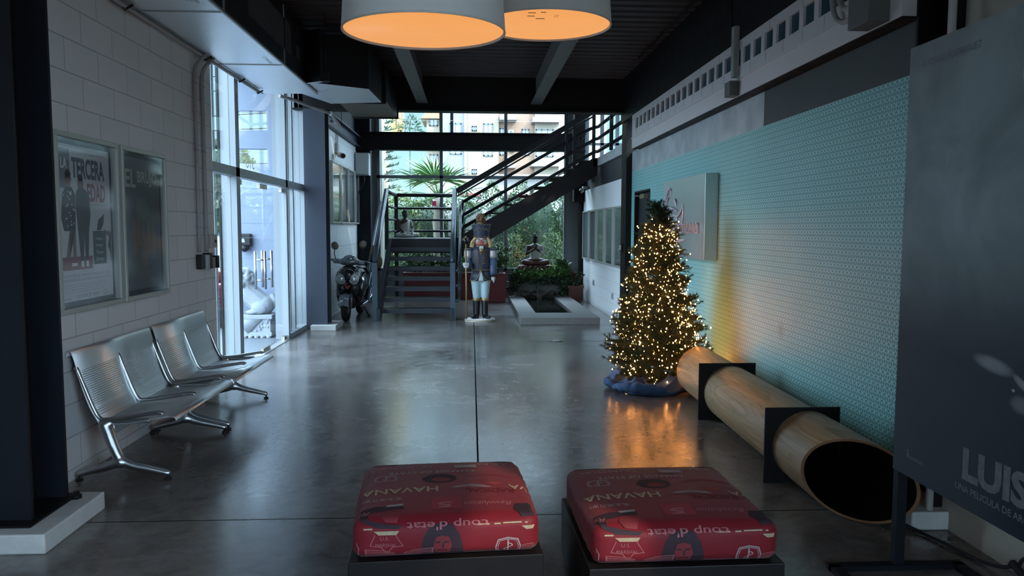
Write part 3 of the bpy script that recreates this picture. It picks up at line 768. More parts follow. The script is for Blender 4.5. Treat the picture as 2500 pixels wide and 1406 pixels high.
for a in ((-1.25, -.55, 5.9, 7.7, 45), (.05, .34, 7.25, 7.55, 45), (.72, 1.28, 5.8, 7.7, 45), (.05, .34, 4.75, 5.05, 45), (1.7, 2.1, 5.9, 7.5, 45.4), (3.0, 3.45, 5.9, 7.45, 45.4), (3.8, 4.85, 5.8, 7.4, 45, 2), (-1.25, -.55, 9, 10.6, 45), (.72, 1.28, 9, 10.6, 45), (3.0, 3.45, 9, 10.4, 45.4)):
    win(*a)
for x0, x1, z in ((3.55, 5.2, 7.75), (1.65, 2.65, 7.85), (3.5, 5.3, 5.2), (1.7, 2.6, 5.1)):
    g = G(); g.box(x0, x1, 44.4, 45.4, z, z+.28); g.build('balcony', M('balcony_pink_grey', (.20, .17, .165), .8), t)
for x, z in ((2.25, 6.1), (1.95, 5.55), (2.2, 7.1)):
    g = G(); g.box(x, x+.32, 45.2, 45.42, z, z+.28); ac = g.build('air_conditioner', BWH, t); g = G(); R = Matrix.Rotation(PI/2, 3, 'X'); g.lathe([(.09, 0), (.09, .01)], (x+.16, 45.2, z+.14), 12, R); g.build('fan_grille', wframe, ac)
g = G(); g.box(-2.62, -1.75, 45.6, 50, 3.2, 8.1); g.build('wing_wall', M('wing_tan', (.25, .22, .165), .8, 0, .1, 3), t)
g = G(); g.prism([(-2.95, 8.0), (-1.65, 8.0), (-1.75, 8.35), (-2.45, 8.6)], (0, 45.2, 0), (1, 0, 0), (0, 0, 1), (0, 1, 0), 4); g.build('roof', M('roof_tile', (.26, .18, .10), .8, 0, .2, 8), t)
for z in (5.4, 6.6, 7.6): win(-2.45, -1.95, z, z+.55, 45.6)
g = G()
for z in (5.2, 6.4): g.box(-2.8, -1.8, 45.0, 45.6, z, z+.1)
g.build('balcony', BWH, t)
# shops and street furniture at the foot of the block
t = thing('shop_awning', 'red shop fascia at the foot of the apartment block', 'awning', (.1, 43.8, 2.6))
g = G(); g.box(-.6, .5, 43.6, 44.2, 3.42, 3.6); g.box(2.1, 3.7, 43.6, 44.2, 3.3, 3.55); g.build('fascia', M('shop_red', (.26, .07, .065), .6), t)
g = G(); g.box(-.9, .9, 43.9, 44.2, 2.4, 3.35); g.box(1.75, 3.9, 43.9, 44.2, 2.4, 3.15); g.build('shop_front', M('shop_grey', (.40, .43, .46), .5), t)
t = thing('street_car', 'silver blue car roof just above the hedge across the street', 'car', (3.6, 38, -.06))
g = G(); g.prism([(1.7, 1.5), (2.4, 2.6), (4.4, 2.9), (5.4, 2.5), (5.9, 1.4)], (0, 36, 0), (1, 0, 0), (0, 0, 1), (0, 1, 0), 2.2); g.box(1.2, 6.3, 35.9, 38.3, .4, 1.6); g.build('car_body', M('car_silver_blue', (.36, .46, .52), .3, .4), t, bevel=.12, smooth=True)
g = G()
for x in (2.2, 5.2): g.lathe([(.5, -.15), (.55, -.1), (.55, .1), (.5, .15)], (x, 36.0, .48), 18, Matrix.Rotation(PI/2, 3, 'X'))
g.build('wheel', RUB, t)
t = thing('yellow_house', 'yellow house wall beyond the back window, left of the sky', 'building', (-3.9, 31, -.06))
YEL = M('render_yellow', (.40, .29, .10), .8, 0, .05, 2)
g = G(); g.box(-5.4, -2.93, 30, 34, 5.05, 8.5); g.build('wall', YEL, t); g = G(); g.box(-5.4, -3.55, 30.3, 34, -.06, 5.05); g.build('lower_wall', BWH, t)
g = G(); g.box(-3.42, -3.08, 29.93, 30.0, 5.0, 6.1); wf = g.build('window', M('window_yellow_frame', (.62, .44, .16), .6), t); g = G(); g.box(-3.37, -3.13, 29.9, 29.94, 5.05, 5.95); g.build('pane', M('pane_green', (.22, .30, .24), .2), wf)
bush('roof_tree', 'feathery dark tree tip against the sky right of yellow house', 'tree', (-2.45, 31, 5.55), (.45, .5, .45), 420, .22, .035, (LEAFD, LEAFO, LEAFD), core=False)
t = thing('lamp_post', 'pale grey street pole outside the back window, behind the stairs', 'pole', (5.4, 30, -.06))
g = G(); g.tube([(3.55, 30, -.06), (3.55, 30, 6.2)], .10, 10); g.build('pole', LGREY, t)
t = thing('garden_sign', 'small white board with red top on a post by the palm', 'sign', (-.72, 18.9, -.06))
g = G(); g.box(-.78, -.64, 18.86, 18.88, 2.02, 2.2); g.build('board', BWH, t); g = G(); g.box(-.96, -.86, 18.86, 18.88, 2.14, 2.26); g.build('red_tag', M('tag_red', (.65, .04, .12), .6), t); g = G(); g.tube([(-.71, 18.9, -.06), (-.71, 18.9, 2.1)], .012, 6); g.build('post', LGREY, t); g = G(); g.tube([(-.91, 18.9, 2.2), (-.71, 18.9, 2.1)], .006, 5); g.build('bracket', LGREY, t)

# ================================================================== STAIRCASE
SX0, SX1 = -1.60, -.33
t = thing('staircase', 'dark steel staircase with landing, turning right up to the gallery', 'staircase', (-.9, 14.2, 0))
for s, x in ((-1, SX0), (1, SX1)):
    g = G(); g.prism([(13.10, 0), (13.24, 0), (13.36, .02), (15.12, 1.14), (15.12, 1.39), (15.0, 1.39), (13.10, .20)], (x-.03, 0, 0), (0, 1, 0), (0, 0, 1), (1, 0, 0), .06)
    g.build('stringer', STAIR, t, bevel=.004)
for k in range(7):
    z = .174*(k+1); y = 13.36+.252*k
    g = G(); g.box(SX0+.03, SX1-.03, y, y+.29, z-.012, z); g.box(SX0+.03, SX1-.03, y, y+.02, z-.075, z-.012); g.build('tread', STAIR, t)
g = G(); g.box(SX0-.07, SX1+.03, 15.12, 17.0, 1.365, 1.39); g.box(SX0-.07, SX1+.03, 15.12, 15.15, 1.17, 1.365); g.box(SX0-.07, SX1+.03, 15.10, 15.14, 1.16, 1.175); g.box(SX0-.07, SX0-.04, 15.12, 17.0, 1.17, 1.365); g.box(SX0-.07, SX1, 16.97, 17.0, 1.17, 1.365); g.box(SX0+.03, SX1-.03, 15.1, 15.13, 1.10, 1.17)
g.build('landing', STAIRB, t)
for x, y in ((SX0-.05, 16.93), (SX1-.02, 16.93)):
    g = G(); g.box(x-.04, x+.04, y-.04, y+.04, 0, 2.32); g.build('post', STAIRB, t)
for s, x in ((-1, SX0-.06), (1, SX1+.01)):
    g = G(); g.box(x-.045, x+.045, 13.12, 13.22, 0, 1.0); g.build('post', RAIL, t)
    g = G(); g.tube([(x, 13.17, 1.0), (x, 13.20, 1.06), (x, 13.5, 1.27), (x, 15.12, 2.335)], .048, 12)
    g.build('handrail', RAIL, t, smooth=True)
    xo = x+s*.115
    g = G()
    for z0 in (.86, .60, .34):
        g.tube([(x+s*.03, 13.17, z0), (xo-s*.02, 13.15, z0+.0), (xo, 13.19, z0+.03), (xo, 15.1, z0+1.25)], .024, 10)
    g.build('guard_rail', RAIL, t, smooth=True)
    g = G()
    for y, zb in ((15.1, 1.39),): g.box(x-.035, x+.035, y-.035, y+.035, zb-.22, 2.31)
    g.build('post', STAIRB, t)
# rails round the landing
g = G(); yb, xl, xr = 16.93, SX0-.06, SX1-.02
for z, r in ((2.32, .040), (2.03, .024), (1.775, .024), (1.53, .024)):
    g.tube([(xl, 15.1, z), (xl, yb, z)], r, 8); g.tube([(xl, yb, z), (xr, yb, z)], r, 8)
g.build('landing_rail', STAIRB, t)
# upper flight
YF = 15.16
def zs_(x): return 2.345+.588*(x+.28)
g = G(); g.prism([(-.34, 1.39), (-.34, 1.0), (-.2, 1.02), (2.52, 2.66), (2.52, 3.0), (2.44, 3.0), (-.28, 1.40)], (0, YF, 0), (1, 0, 0), (0, 0, 1), (0, 1, 0), .05); g.build('stringer', STAIRB, t)
g = G(); g.prism([(-.34, 1.39), (-.34, 1.0), (-.2, 1.02), (2.52, 2.66), (2.52, 3.0), (2.44, 3.0), (-.28, 1.40)], (0, YF+1.15, 0), (1, 0, 0), (0, 0, 1), (0, 1, 0), .05); g.build('stringer', STAIRB, t)
for k in range(9):
    x = -.22+.296*k; z = 1.39+.174*(k+1)
    g = G(); g.box(x, x+.30, YF+.05, YF+1.15, z-.015, z); g.box(x, x+.02, YF+.05, YF+1.15, z-.07, z-.015); g.build('tread', STAIRB, t)
g = G(); g.box(2.44, 2.56, YF, BACKY-.1, 2.84, 3.0); g.build('gallery_edge', STAIRB, t)
g = G(); p0 = V((-.28, YF, zs_(-.28)-.02)); p1 = V((2.46, YF, zs_(2.46)-.02)); g.bar(p0, p1, .07, .105); g.bar(p0-V((0, 0, .1)), p1-V((0, 0, .1)), .03, .03)
g.tube([p1, p1+V((.05, -.04, .01)), (2.51, 12.3, 3.93)], .03, 10)
g.build('handrail', STAIRB, t)
for dz, zt in ((.30, 3.60), (.56, 3.37), (.80, 3.12)):
    g = G(); x0 = -.16; g.tube([(x0-.03, YF, zs_(x0)-dz-.16), (x0, YF-.01, zs_(x0)-dz)], .03, 8)
    xe = 2.36; g.tube([(x0, YF, zs_(x0)-dz), (xe, YF, zs_(xe)-dz-.03), (2.46, YF-.02, zt), (2.51, YF-.12, zt), (2.51, 12.3, zt-.0)], .032, 10); g.build('guard_rail', RAIL if 0 else STAIRB, t, smooth=True)
for x, zt in ((1.90, 0), (2.05, 0), (2.44, 0)):
    g = G(); zb = 1.40+.588*(x+.28); g.box(x-.03, x+.03, YF-.03, YF+.03, zb-.02, zs_(x)); g.build('post', STAIRB, t)
g = G(); g.box(2.48, 2.54, 13.6, 13.66, 3.0, 3.95); g.build('post', STAIRB, t)

# ================================================================== BENCHES
def perf(name, base, udiv, vdiv, wins, axes, rough=.40):
    m, nt, b, out = newmat(name); L = nt.links.new
    b.inputs['Base Color'].default_value = (*base, 1); b.inputs['Metallic'].default_value = 1.; b.inputs['Roughness'].default_value = rough
    tc = nd(nt, 'ShaderNodeTexCoord'); sp = nd(nt, 'ShaderNodeSeparateXYZ'); L(tc.outputs['Object'], sp.inputs[0])
    U, W = sp.outputs[axes[0]], sp.outputs[axes[1]]
    iu = mth(nt, 'LESS_THAN', mth(nt, 'ABSOLUTE', mth(nt, 'SUBTRACT', mth(nt, 'WRAP', mth(nt, 'ADD', U, 10.), udiv, 0.), udiv/2)), udiv*.30)
    iw = mth(nt, 'LESS_THAN', mth(nt, 'ABSOLUTE', mth(nt, 'SUBTRACT', mth(nt, 'WRAP', mth(nt, 'ADD', W, 10.), vdiv, 0.), vdiv/2)), vdiv*.26)
    reg = None
    for (u0, u1, v0, v1) in wins:
        r = mth(nt, 'MULTIPLY', mth(nt, 'MULTIPLY', mth(nt, 'GREATER_THAN', U, u0), mth(nt, 'LESS_THAN', U, u1)), mth(nt, 'MULTIPLY', mth(nt, 'GREATER_THAN', W, v0), mth(nt, 'LESS_THAN', W, v1)))
        reg = r if reg is None else mth(nt, 'MAXIMUM', reg, r)
    hole = mth(nt, 'MULTIPLY', mth(nt, 'MULTIPLY', iu, iw), reg)
    tr = nd(nt, 'ShaderNodeBsdfTransparent'); mx = nd(nt, 'ShaderNodeMixShader')
    L(hole, mx.inputs[0]); L(b.outputs[0], mx.inputs[1]); L(tr.outputs[0], mx.inputs[2]); L(mx.outputs[0], out.inputs[0])
    n = nd(nt, 'ShaderNodeTexNoise', i_Scale=3., i_Detail=3.); L(tc.outputs['Object'], n.inputs['Vector'])
    L(mth(nt, 'MULTIPLY_ADD', n.outputs[0], .14, rough-.07), b.inputs['Roughness'])
    return m
BACKM = perf('perforated_back', (.80, .84, .85), .0135, .0135, [(-.52, -.06, .47, .70), (.06, .52, .47, .70), (-.52, -.06, .405, .455), (.06, .52, .405, .455)], (1, 2))
SEATM = perf('perforated_seat', (.80, .84, .85), .0135, .011, [(-.54, -.05, -.30, .02), (.05, .54, -.30, .02)], (1, 0))
BL = 1.15
def smoothpts(p, k=4):
    # Catmull-Rom
    p = [V(q) for q in p]; out = []
    for i in range(len(p)-1):
        a, b, c, d = p[max(i-1, 0)], p[i], p[i+1], p[min(i+2, len(p)-1)]
        for j in range(k):
            u = j/k; out.append(.5*((2*b)+(c-a)*u+(2*a-5*b+4*c-d)*u*u+(3*b-a-3*c+d)*u**3))
    return out+[p[-1]]
bx = -2.20; yc = 4.80+BL/2
t = thing('beam_bench', 'perforated steel two seat bench nearest the camera, against the block wall', 'bench', (bx, yc, 0), 'steel waiting benches')
def sheetp(prof, y0, y1, th=.004):
    g = G(); pr = smoothpts([(x, 0, z) for x, z in prof], 4)
    nrm = []
    for i in range(len(pr)):
        d = pr[min(i+1, len(pr)-1)]-pr[max(i-1, 0)]; nrm.append(V((-d.z, 0, d.x)).normalized()*th)
    ring = pr+[p-n for p, n in zip(pr[::-1], nrm[::-1])]
    a = [g.bm.verts.new((p.x, y0, p.z)) for p in ring]; b = [g.bm.verts.new((p.x, y1, p.z)) for p in ring]
    n = len(ring)
    for i in range(n): g.bm.faces.new((a[i], a[(i+1) % n], b[(i+1) % n], b[i])).smooth = True
    for i in range(len(pr)-1):
        j = n-1-i; g.bm.faces.new((a[i], a[i+1], a[j-1], a[j])); g.bm.faces.new((b[j], b[j-1], b[i+1], b[i]))
    return g
sheetp([(-2.515, .79), (-2.51, .822), (-2.485, .825), (-2.46, .75), (-2.43, .62), (-2.385, .48), (-2.345, .40), (-2.33, .375)], yc-BL/2, yc+BL/2).build('backrest', BACKM, t)
sheetp([(-2.33, .375), (-2.27, .368), (-2.1, .378), (-1.97, .402), (-1.90, .412), (-1.865, .405), (-1.855, .385)], yc-BL/2, yc+BL/2).build('seat', SEATM, t)
for y in (yc-BL/2+.015, yc, yc+BL/2-.015):
    g = G(); pr = smoothpts([(-2.468, y, .71), (-2.46, y, .715), (-2.425, y, .62), (-2.37, y, .47), (-2.335, y, .405), (-2.29, y, .392), (-2.15, y, .408), (-2.0, y, .432), (-1.955, y, .432), (-1.945, y, .425)], 4)
    g.tube(pr, [.014]*len(pr), 8); g.build('armrest', CHROME, t, smooth=True)
for y in (yc-BL/2+.02, yc+BL/2-.02):
    g = G()
    pr = smoothpts([(-2.30, y, .355), (-2.275, y, .28), (-2.235, y, .17), (-2.20, y, .105)], 4); g.tube(pr, [.042-.012*i/len(pr) for i in range(len(pr))], 12); g.ball((-2.30, y, .355), .042, 12, 8)
    g.bar((-2.34, y, .375), (-2.02, y, .385), .035, .03)
    pr = smoothpts([(-2.215, y, .13), (-2.15, y, .10), (-2.03, y, .07), (-1.925, y, .045)], 4); g.tube(pr, [.036-.018*i/len(pr) for i in range(len(pr))], 12); g.ball((-1.925, y, .043), .02, 10, 6)
    pr = smoothpts([(-2.215, y, .13), (-2.27, y, .10), (-2.38, y, .07), (-2.475, y, .045)], 4); g.tube(pr, [.036-.018*i/len(pr) for i in range(len(pr))], 12); g.ball((-2.475, y, .043), .02, 10, 6); g.ball((-2.215, y, .12), .042, 12, 8)
    lg = g.build('leg', CHROME, t, remesh=.008, rsmooth=4)
    for x in (-1.925, -2.475):
        g = G(); g.lathe([(.022, 0), (.022, .012), (.008, .014), (.008, .035)], (x, y, 0), 10); g.build('foot_glide', RUB, lg)
g = G(); g.bar((-2.275, yc-BL/2+.03, .325), (-2.275, yc+BL/2-.03, .325), .05, .06); g.build('beam', CHROME, t, bevel=.006)
dup(t, (bx, yc+1.20, 0), 'perforated steel two seat bench farther along, its far end by the glass door')

# ================================================================== OTTOMANS
CA, CT, CR = .372, .155, .042
def cush_pt(p):
    # p lies on the sharp box; returns rounded and slightly puffed position with its normal
    hx, hy, hz = CA, CA, CT/2
    q = V((max(-hx+CR, min(hx-CR, p.x)), max(-hy+CR, min(hy-CR, p.y)), max(-hz+CR, min(hz-CR, p.z))))
    d = p-q; n = d.normalized() if d.length > 1e-6 else V((0, 0, 1))
    r = q+n*CR
    kx, ky, kz = 1-(p.x/hx)**2, 1-(p.y/hy)**2, 1-(p.z/hz)**2
    r.z += (.020 if p.z > 0 else 0)*max(0, kx)**.6*max(0, ky)**.6*(1 if p.z >= hz-1e-4 else 0)
    if abs(p.y) >= hy-1e-4: r.y += math.copysign(.012*max(0, kx)**.7*max(0, kz), p.y)
    if abs(p.x) >= hx-1e-4: r.x += math.copysign(.012*max(0, ky)**.7*max(0, kz), p.x)
    w = .0022*math.sin(p.y*70+3*math.sin(p.x*9))*max(0, (abs(p.x)/hx-.72))/.28
    r += n*w
    return r, n
CZ = .285+CT/2
cq = V((.02, 3.34, CZ))
t = thing('floor_cushion', 'red printed square cushion on the ottoman base at left', 'cushion', cq, 'printed ottoman cushions')
g = G(); N = 26
for ax in range(3):
    for sgn in (-1, 1):
        def fn(u, v, ax=ax, sgn=sgn):
            a, b = u*2-1, v*2-1
            p = [0, 0, 0]; h = (CA, CA, CT/2); p[ax] = sgn*h[ax]; o = [i for i in range(3) if i != ax]; p[o[0]] = a*h[o[0]]; p[o[1]] = b*h[o[1]]
            return cq+cush_pt(V(p))[0]
        g.grid(fn, N, N)
g.build('cover', RED, t, weld=True, smooth=True)
def wrap(u, v):
    # print coordinates: u across, v from the far edge over the top and down the front
    if v <= 2*CA: p = V((u, CA-v, CT/2))
    else: p = V((u, -CA, max(-CT/2, CT/2-(v-2*CA))))
    r, n = cush_pt(p)
    if abs(v-2*CA) < 1e-6: n = V((0, -.7, .7))
    return r, n
def put(name, mat, fn, off=.0012):
    # build a print in (u, v) as x = u, y = -v, cut it finely and wrap it over the cushion
    g = G(); fn(g)
    for k in range(1, 47):
        bmesh.ops.bisect_plane(g.bm, geom=g.bm.verts[:]+g.bm.edges[:]+g.bm.faces[:], plane_co=(0, -.02*k, 0), plane_no=(0, 1, 0))
    for k in range(-11, 12):
        bmesh.ops.bisect_plane(g.bm, geom=g.bm.verts[:]+g.bm.edges[:]+g.bm.faces[:], plane_co=(.034*k, 0, 0), plane_no=(1, 0, 0))
    for v_ in (2*CA-.03, 2*CA-.015, 2*CA-.007, 2*CA+.007, 2*CA+.015, 2*CA+.03):
        bmesh.ops.bisect_plane(g.bm, geom=g.bm.verts[:]+g.bm.edges[:]+g.bm.faces[:], plane_co=(0, -v_, 0), plane_no=(0, 1, 0))
    for v in g.bm.verts:
        r, n = wrap(max(-CA+.003, min(CA-.003, v.co.x)), min(max(.003, -v.co.y), 2*CA+CT-.004)); v.co = cq+r+n*off
    return g.build(name, mat, t, fixn=False)
RX_, UY_ = (-1, 0, 0), (0, -1, 0)      # lettering that faces the far side
def strokes(g, pl, w=.004):
    for a, b in zip(pl, pl[1:]):
        a, b = V((*a, 0)), V((*b, 0)); d = (b-a)
        if d.length < 1e-6: continue
        d.normalize(); n = V((-d.y, d.x, 0))*w*.5; a2, b2 = a-d*w*.3, b+d*w*.3
        g.poly([a2-n, b2-n, b2+n, a2+n])
def pr_cream(g):
    g.text('HAVANA', (-.03, -.412, 0), RX_, UY_, w=.335, h=.062, bold=.015)
    g.text('VA', (.372, -.40, 0), RX_, UY_, w=.09, h=.06, bold=.015)
    for x0, x1, v in ((-.33, -.295, .776), (.12, .17, .772), (.19, .215, .772), (.225, .30, .770), (.315, .325, .772)): g.poly([(x0, -v, 0), (x1, -v, 0), (x1, -v+.006, 0), (x0, -v+.006, 0)])
    for x0, x1 in ((-.29, -.19), (.30, .36)): g.poly([(x0, -.782, 0), (x1, -.782, 0), (x1-.01, -.797, 0), (x0+.02, -.797, 0)])
def pr_pink(g):
    g.text("coup d'etat", (.165, -.735, 0), RX_, UY_, w=.325, h=.05, bold=.012)
    g.text('Revolution', (.275, -.60, 0), RX_, UY_, w=.20, h=.04, shear=.35, bold=.006)
    g.text('Re', (-.31, -.655, 0), RX_, UY_, w=.055, h=.04, shear=.35, bold=.006)
    g.text('5', (.025, -.595, 0), RX_, UY_, w=.06, h=.055, bold=.03)
    g.text('U.S.', (-.265, -.818, 0), (1, 0, 0), (0, 1, 0), w=.035, h=.014)
    g.text('MARSHAL', (-.283, -.845, 0), (1, 0, 0), (0, 1, 0), w=.085, h=.014)
    # star badge outline
    strokes(g, [(-.285, -.797), (-.305, -.84), (-.262, -.845), (-.238, -.872), (-.215, -.845), (-.175, -.842), (-.205, -.797)], .003)
    for s in (-1, 1):                      # wings on the front edge
        for k in range(4): strokes(g, [(-.19+s*.018, -.872-k*.004), (-.19+s*.06, -.860-k*.007), (-.19+s*.135, -.855-k*.008), (-.19+s*.128, -.866-k*.006)], .0026)
    for k in range(4): strokes(g, [(.30, -.862-k*.007), (.345, -.858-k*.008), (.366, -.866-k*.006)], .0026)
def pr_grey(g):
    g.text('CHANGE OF STATE', (.145, -.185, 0), RX_, UY_, w=.40, h=.038, bold=.008)
    g.text('QUANTUM', (-.055, -.085, 0), RX_, UY_, w=.27, h=.036, shear=-.3, bold=-.012)
    g.text('LEAP', (.30, -.075, 0), RX_, UY_, w=.15, h=.034, shear=-.3, bold=-.012)
    g.poly([(.05, -.10, 0), (.155, -.10, 0), (.16, -.15, 0), (.055, -.15, 0)])
    g.text('\u6bdb\u4e3b\u5e2d\u4e07\u5c81!', (-.185, -.525, 0), RX_, UY_, w=.165, h=.03)
    strokes(g, [(-.245, -.61), (-.235, -.605), (-.18, -.60), (-.185, -.612), (-.24, -.617), (-.24, -.608), (-.18, -.605)], .008)
    # shield with serpent, back left and front right
    for cx, cv, s in ((-.265, -.27, 1), (.245, -.865, 1)):
        o = [(-.045, -.035), (-.05, .0), (-.04, .03), (.0, .038), (.04, .03), (.05, 0), (.045, -.035)]
        strokes(g, [(cx+x, cv+y) for x, y in o]+([] if cv < -.5 else [(cx+o[0][0], cv+o[0][1])]), .005); strokes(g, [(cx+x*.84, cv+y*.84) for x, y in o], .0025)
        strokes(g, [(cx, cv-.03), (cx, cv+.028)], .006); strokes(g, [(cx+.018*math.sin(k*.9), cv+.016-.0055*k) for k in range(8)], .004)
    strokes(g, [(-.372, -.83), (-.352, -.85), (-.357, -.885)], .004)
    # small winged cap badge
    strokes(g, [(.03, -.435), (.06, -.415), (.10, -.405), (.115, -.40), (.13, -.405), (.17, -.415), (.20, -.435), (.15, -.43), (.115, -.425), (.08, -.43), (.03, -.435)], .005); strokes(g, [(.05, -.428), (.115, -.412), (.18, -.428)], .006)
def pr_rose(g):
    for x0, x1, v0, v1 in ((-.062, .062, .545, .66),):
        strokes(g, [(x0, -v0), (x1, -v0), (x1, -v1), (x0, -v1), (x0, -v0)], .003); g.poly([(x0, -v0, 0), (x1, -v0, 0), (x1, -v1, 0), (x0, -v1, 0)])
    g.text("coup d'etat", (.14, -.022, 0), RX_, UY_, w=.30, h=.022)
    # parachute badge: wings and canopy
    for k in range(4): strokes(g, [(.10+k*.012, -.30+k*.004), (.15, -.275+k*.006), (.215, -.268+k*.006), (.28, -.275+k*.006), (.335-k*.012, -.30+k*.004)], .004)
    g.poly([(.18, -.37, 0), (.26, -.37, 0), (.245, -.395, 0), (.225, -.41, 0), (.205, -.395, 0)]); strokes(g, [(.16, -.335), (.19, -.37)], .003); strokes(g, [(.28, -.335), (.25, -.37)], .003)
def pr_dred(g):
    g.text('RADICAL', (.30, -.45, 0), RX_, UY_, w=.21, h=.05, bold=.02)
    g.poly([(-.34, -.015, 0), (-.23, -.012, 0), (-.215, -.05, 0), (-.33, -.055, 0)]); g.poly([(.25, -.012, 0), (.355, -.015, 0), (.35, -.05, 0), (.27, -.045, 0)])
def blob(pts, s=1., cx=0, cv=0, flip=False): return [(cx+(x)*s*(-1 if flip else 1), -(cv)+(y)*s*(-1 if flip else 1), 0) for x, y in pts]
HAIR = [(-.085, -.075), (-.09, -.02), (-.065, .05), (-.04, .078), (0, .085), (.04, .078), (.065, .05), (.09, -.02), (.085, -.075), (.055, -.075), (.05, -.02), (.035, .025), (0, .034), (-.035, .025), (-.05, -.02), (-.055, -.075)]
FACE = [(-.05, -.02), (-.035, .028), (0, .036), (.035, .028), (.05, -.02), (.038, -.062), (0, -.078), (-.038, -.062)]
def pr_dark(g):
    # plain long haired heads and a capped head: simple dark patches of the print
    for cx, cv, fl in ((-.02, .835, False),):
        g.poly(blob([(-.085, -.075), (-.092, -.03), (-.075, .03), (-.05, .072), (0, .085), (.045, .075), (.072, .035), (.088, -.02), (.092, -.075), (.05, -.08), (-.05, -.08)], .95, cx, cv))
def pr_features(g):
    for cx, cv in ((-.02, .835),):
        for sx in (-1, 1): g.poly(blob([(sx*.017-.011, .006), (sx*.017+.011, .006), (sx*.017+.009, -.001), (sx*.017-.009, -.001)], 1., cx, cv))
        g.poly(blob([(.002, .0), (.007, .0), (.009, -.022), (-.002, -.022)], 1., cx, cv)); g.poly(blob([(-.018, -.030), (.018, -.030), (.022, -.038), (.012, -.035), (-.012, -.035), (-.022, -.038)], 1., cx, cv)); g.poly(blob([(-.030, -.046), (.030, -.046), (.022, -.07), (-.022, -.07)], 1., cx, cv))
def pr_dark2(g):
    g.poly(blob([(.075*math.cos(a*.349)*(1+.06*(a % 2)), .062*math.sin(a*.349)) for a in range(18)], 1., -.02, .305))
    g.poly(blob([(-.10, .045), (-.03, .075), (.075, .065), (.085, .04), (.02, .035), (-.06, .01), (-.06, -.04), (.03, -.07), (.08, -.075), (.06, -.09), (-.03, -.085), (-.085, -.05)], 1., -.255, .685))
    g.poly(blob([(-.04, .05), (.03, .06), (.035, -.05), (-.02, -.06), (-.05, 0)], 1., .325, .68))
def pr_mid(g):
    g.poly(blob(FACE, .74, -.018, .832)); g.poly(blob([(-.02, .02), (.045, .03), (.05, -.01), (.035, -.055), (-.01, -.05), (-.03, -.015)], 1., -.235, .69))
    g.poly(blob([(.045*math.cos(a*.5236), .030*math.sin(a*.5236)) for a in range(12)], 1., -.015, .325))
put('rose_print', P_ROSE, pr_rose); put('dark_red_print', P_DRED, pr_dred); put('dark_print', P_DARK, pr_dark, .0016); put('dark_print', P_DARK, pr_dark2, .0016); put('face_print', M('print_face', (.17, .022, .028), .7), pr_mid, .002); put('features_print', P_DARK, pr_features, .0024)
put('cream_print', P_CREAM, pr_cream, .002); put('pink_print', P_PINK, pr_pink, .002); put('grey_print', P_GREY, pr_grey, .0022)
pb = thing('ottoman_base', 'black box base under the left red cushion', 'ottoman base', (cq.x, cq.y, 0), 'ottoman bases')
g = G(); g.box(cq.x-.39, cq.x+.39, cq.y-.39, cq.y+.39, .02, .285); g.build('box_body', PLINTH, pb, bevel=.004)
g = G(); g.box(cq.x-.36, cq.x+.36, cq.y-.36, cq.y+.36, 0, .02); g.build('recessed_foot', BLACK, pb)
OTT_L = (-.12, 3.33, 3.5); OTT_R = (.838, 3.215, 1.2)
c2 = dup(t, (OTT_R[0], OTT_R[1], CZ), 'red printed square cushion on the ottoman base at right', None, math.radians(OTT_R[2])); b2 = dup(pb, (OTT_R[0], OTT_R[1], 0), 'black box base under the right red cushion', None, math.radians(OTT_R[2]))
t.location = (OTT_L[0], OTT_L[1], CZ); t.rotation_euler.z = math.radians(OTT_L[2]); pb.location = (OTT_L[0], OTT_L[1], 0); pb.rotation_euler.z = math.radians(OTT_L[2])

# ================================================================== PENDANT LAMPS
GLOW = emis('lamp_diffuser', (1., .42, .125), .21)
def lamp(c, R, z, label):
    t = thing('pendant_lamp', label, 'pendant lamp', (c[0], c[1], z), 'drum pendant lamps')
    g = G(); Rt = R*.93; H_ = .46
    g.lathe([(R, 0), (Rt, H_), (Rt-.006, H_), (R-.008, 0)], (c[0], c[1], z), 64, loop=True)
    g.build('lamp_shade', LAMPO, t)
    g = G(); g.tube([(c[0]+math.cos(a)*(R-.003), c[1]+math.sin(a)*(R-.003), z+.002) for a in [2*PI*k/64 for k in range(64)]], .005, 6, closed=True); g.build('shade_rim', M('rim_white', (.70, .68, .62), .5), t)
    g = G(); g.lathe([(.01, .010), (R-.012, .010), (R-.012, .014), (.01, .014)], (c[0], c[1], z), 64); g.build('diffuser', GLOW, t)
    g = G(); g.tube([(c[0], c[1], z+.03), (c[0], c[1], 3.96)], .008, 8)
    for k in range(3): a = k*2.094; g.tube([(c[0]+math.cos(a)*Rt, c[1]+math.sin(a)*Rt, z+H_), (c[0], c[1], z+H_+.35)], .003, 5)
    g.build('suspension', BLACKP, t)
    g = G(); g.lathe([(.06, 3.92), (.06, 3.96), (.01, 3.965)], (c[0], c[1], 0), 20); g.build('canopy', BLACKP, t)

    return t
lamp((-.258, 4.31), .45, 2.676, 'large white drum pendant lamp with glowing orange underside, in front at left')
lt = lamp((.513, 5.316), .45, 2.984, 'white drum pendant lamp farther right, printed marks on its glowing underside')
g = G()
g.text('CE', (.545, 5.05, 2.9925), (1, 0, 0), (0, 1, 0), w=.03, h=.05, bold=-.01)
for (x, y, w) in ((.37, 5.08, .05), (.37, 5.0, .05), (.43, 5.14, .06), (.45, 4.98, .035)): g.poly([(x, y, 2.9925), (x+w, y, 2.9925), (x+w, y+.016, 2.9925), (x, y+.016, 2.9925)])
g.build('marking', M('mark_black', (.01, .01, .01), .6), lt)
lt.rotation_euler.x = .0165; bpy.data.objects['pendant_lamp'].rotation_euler.x = .0226

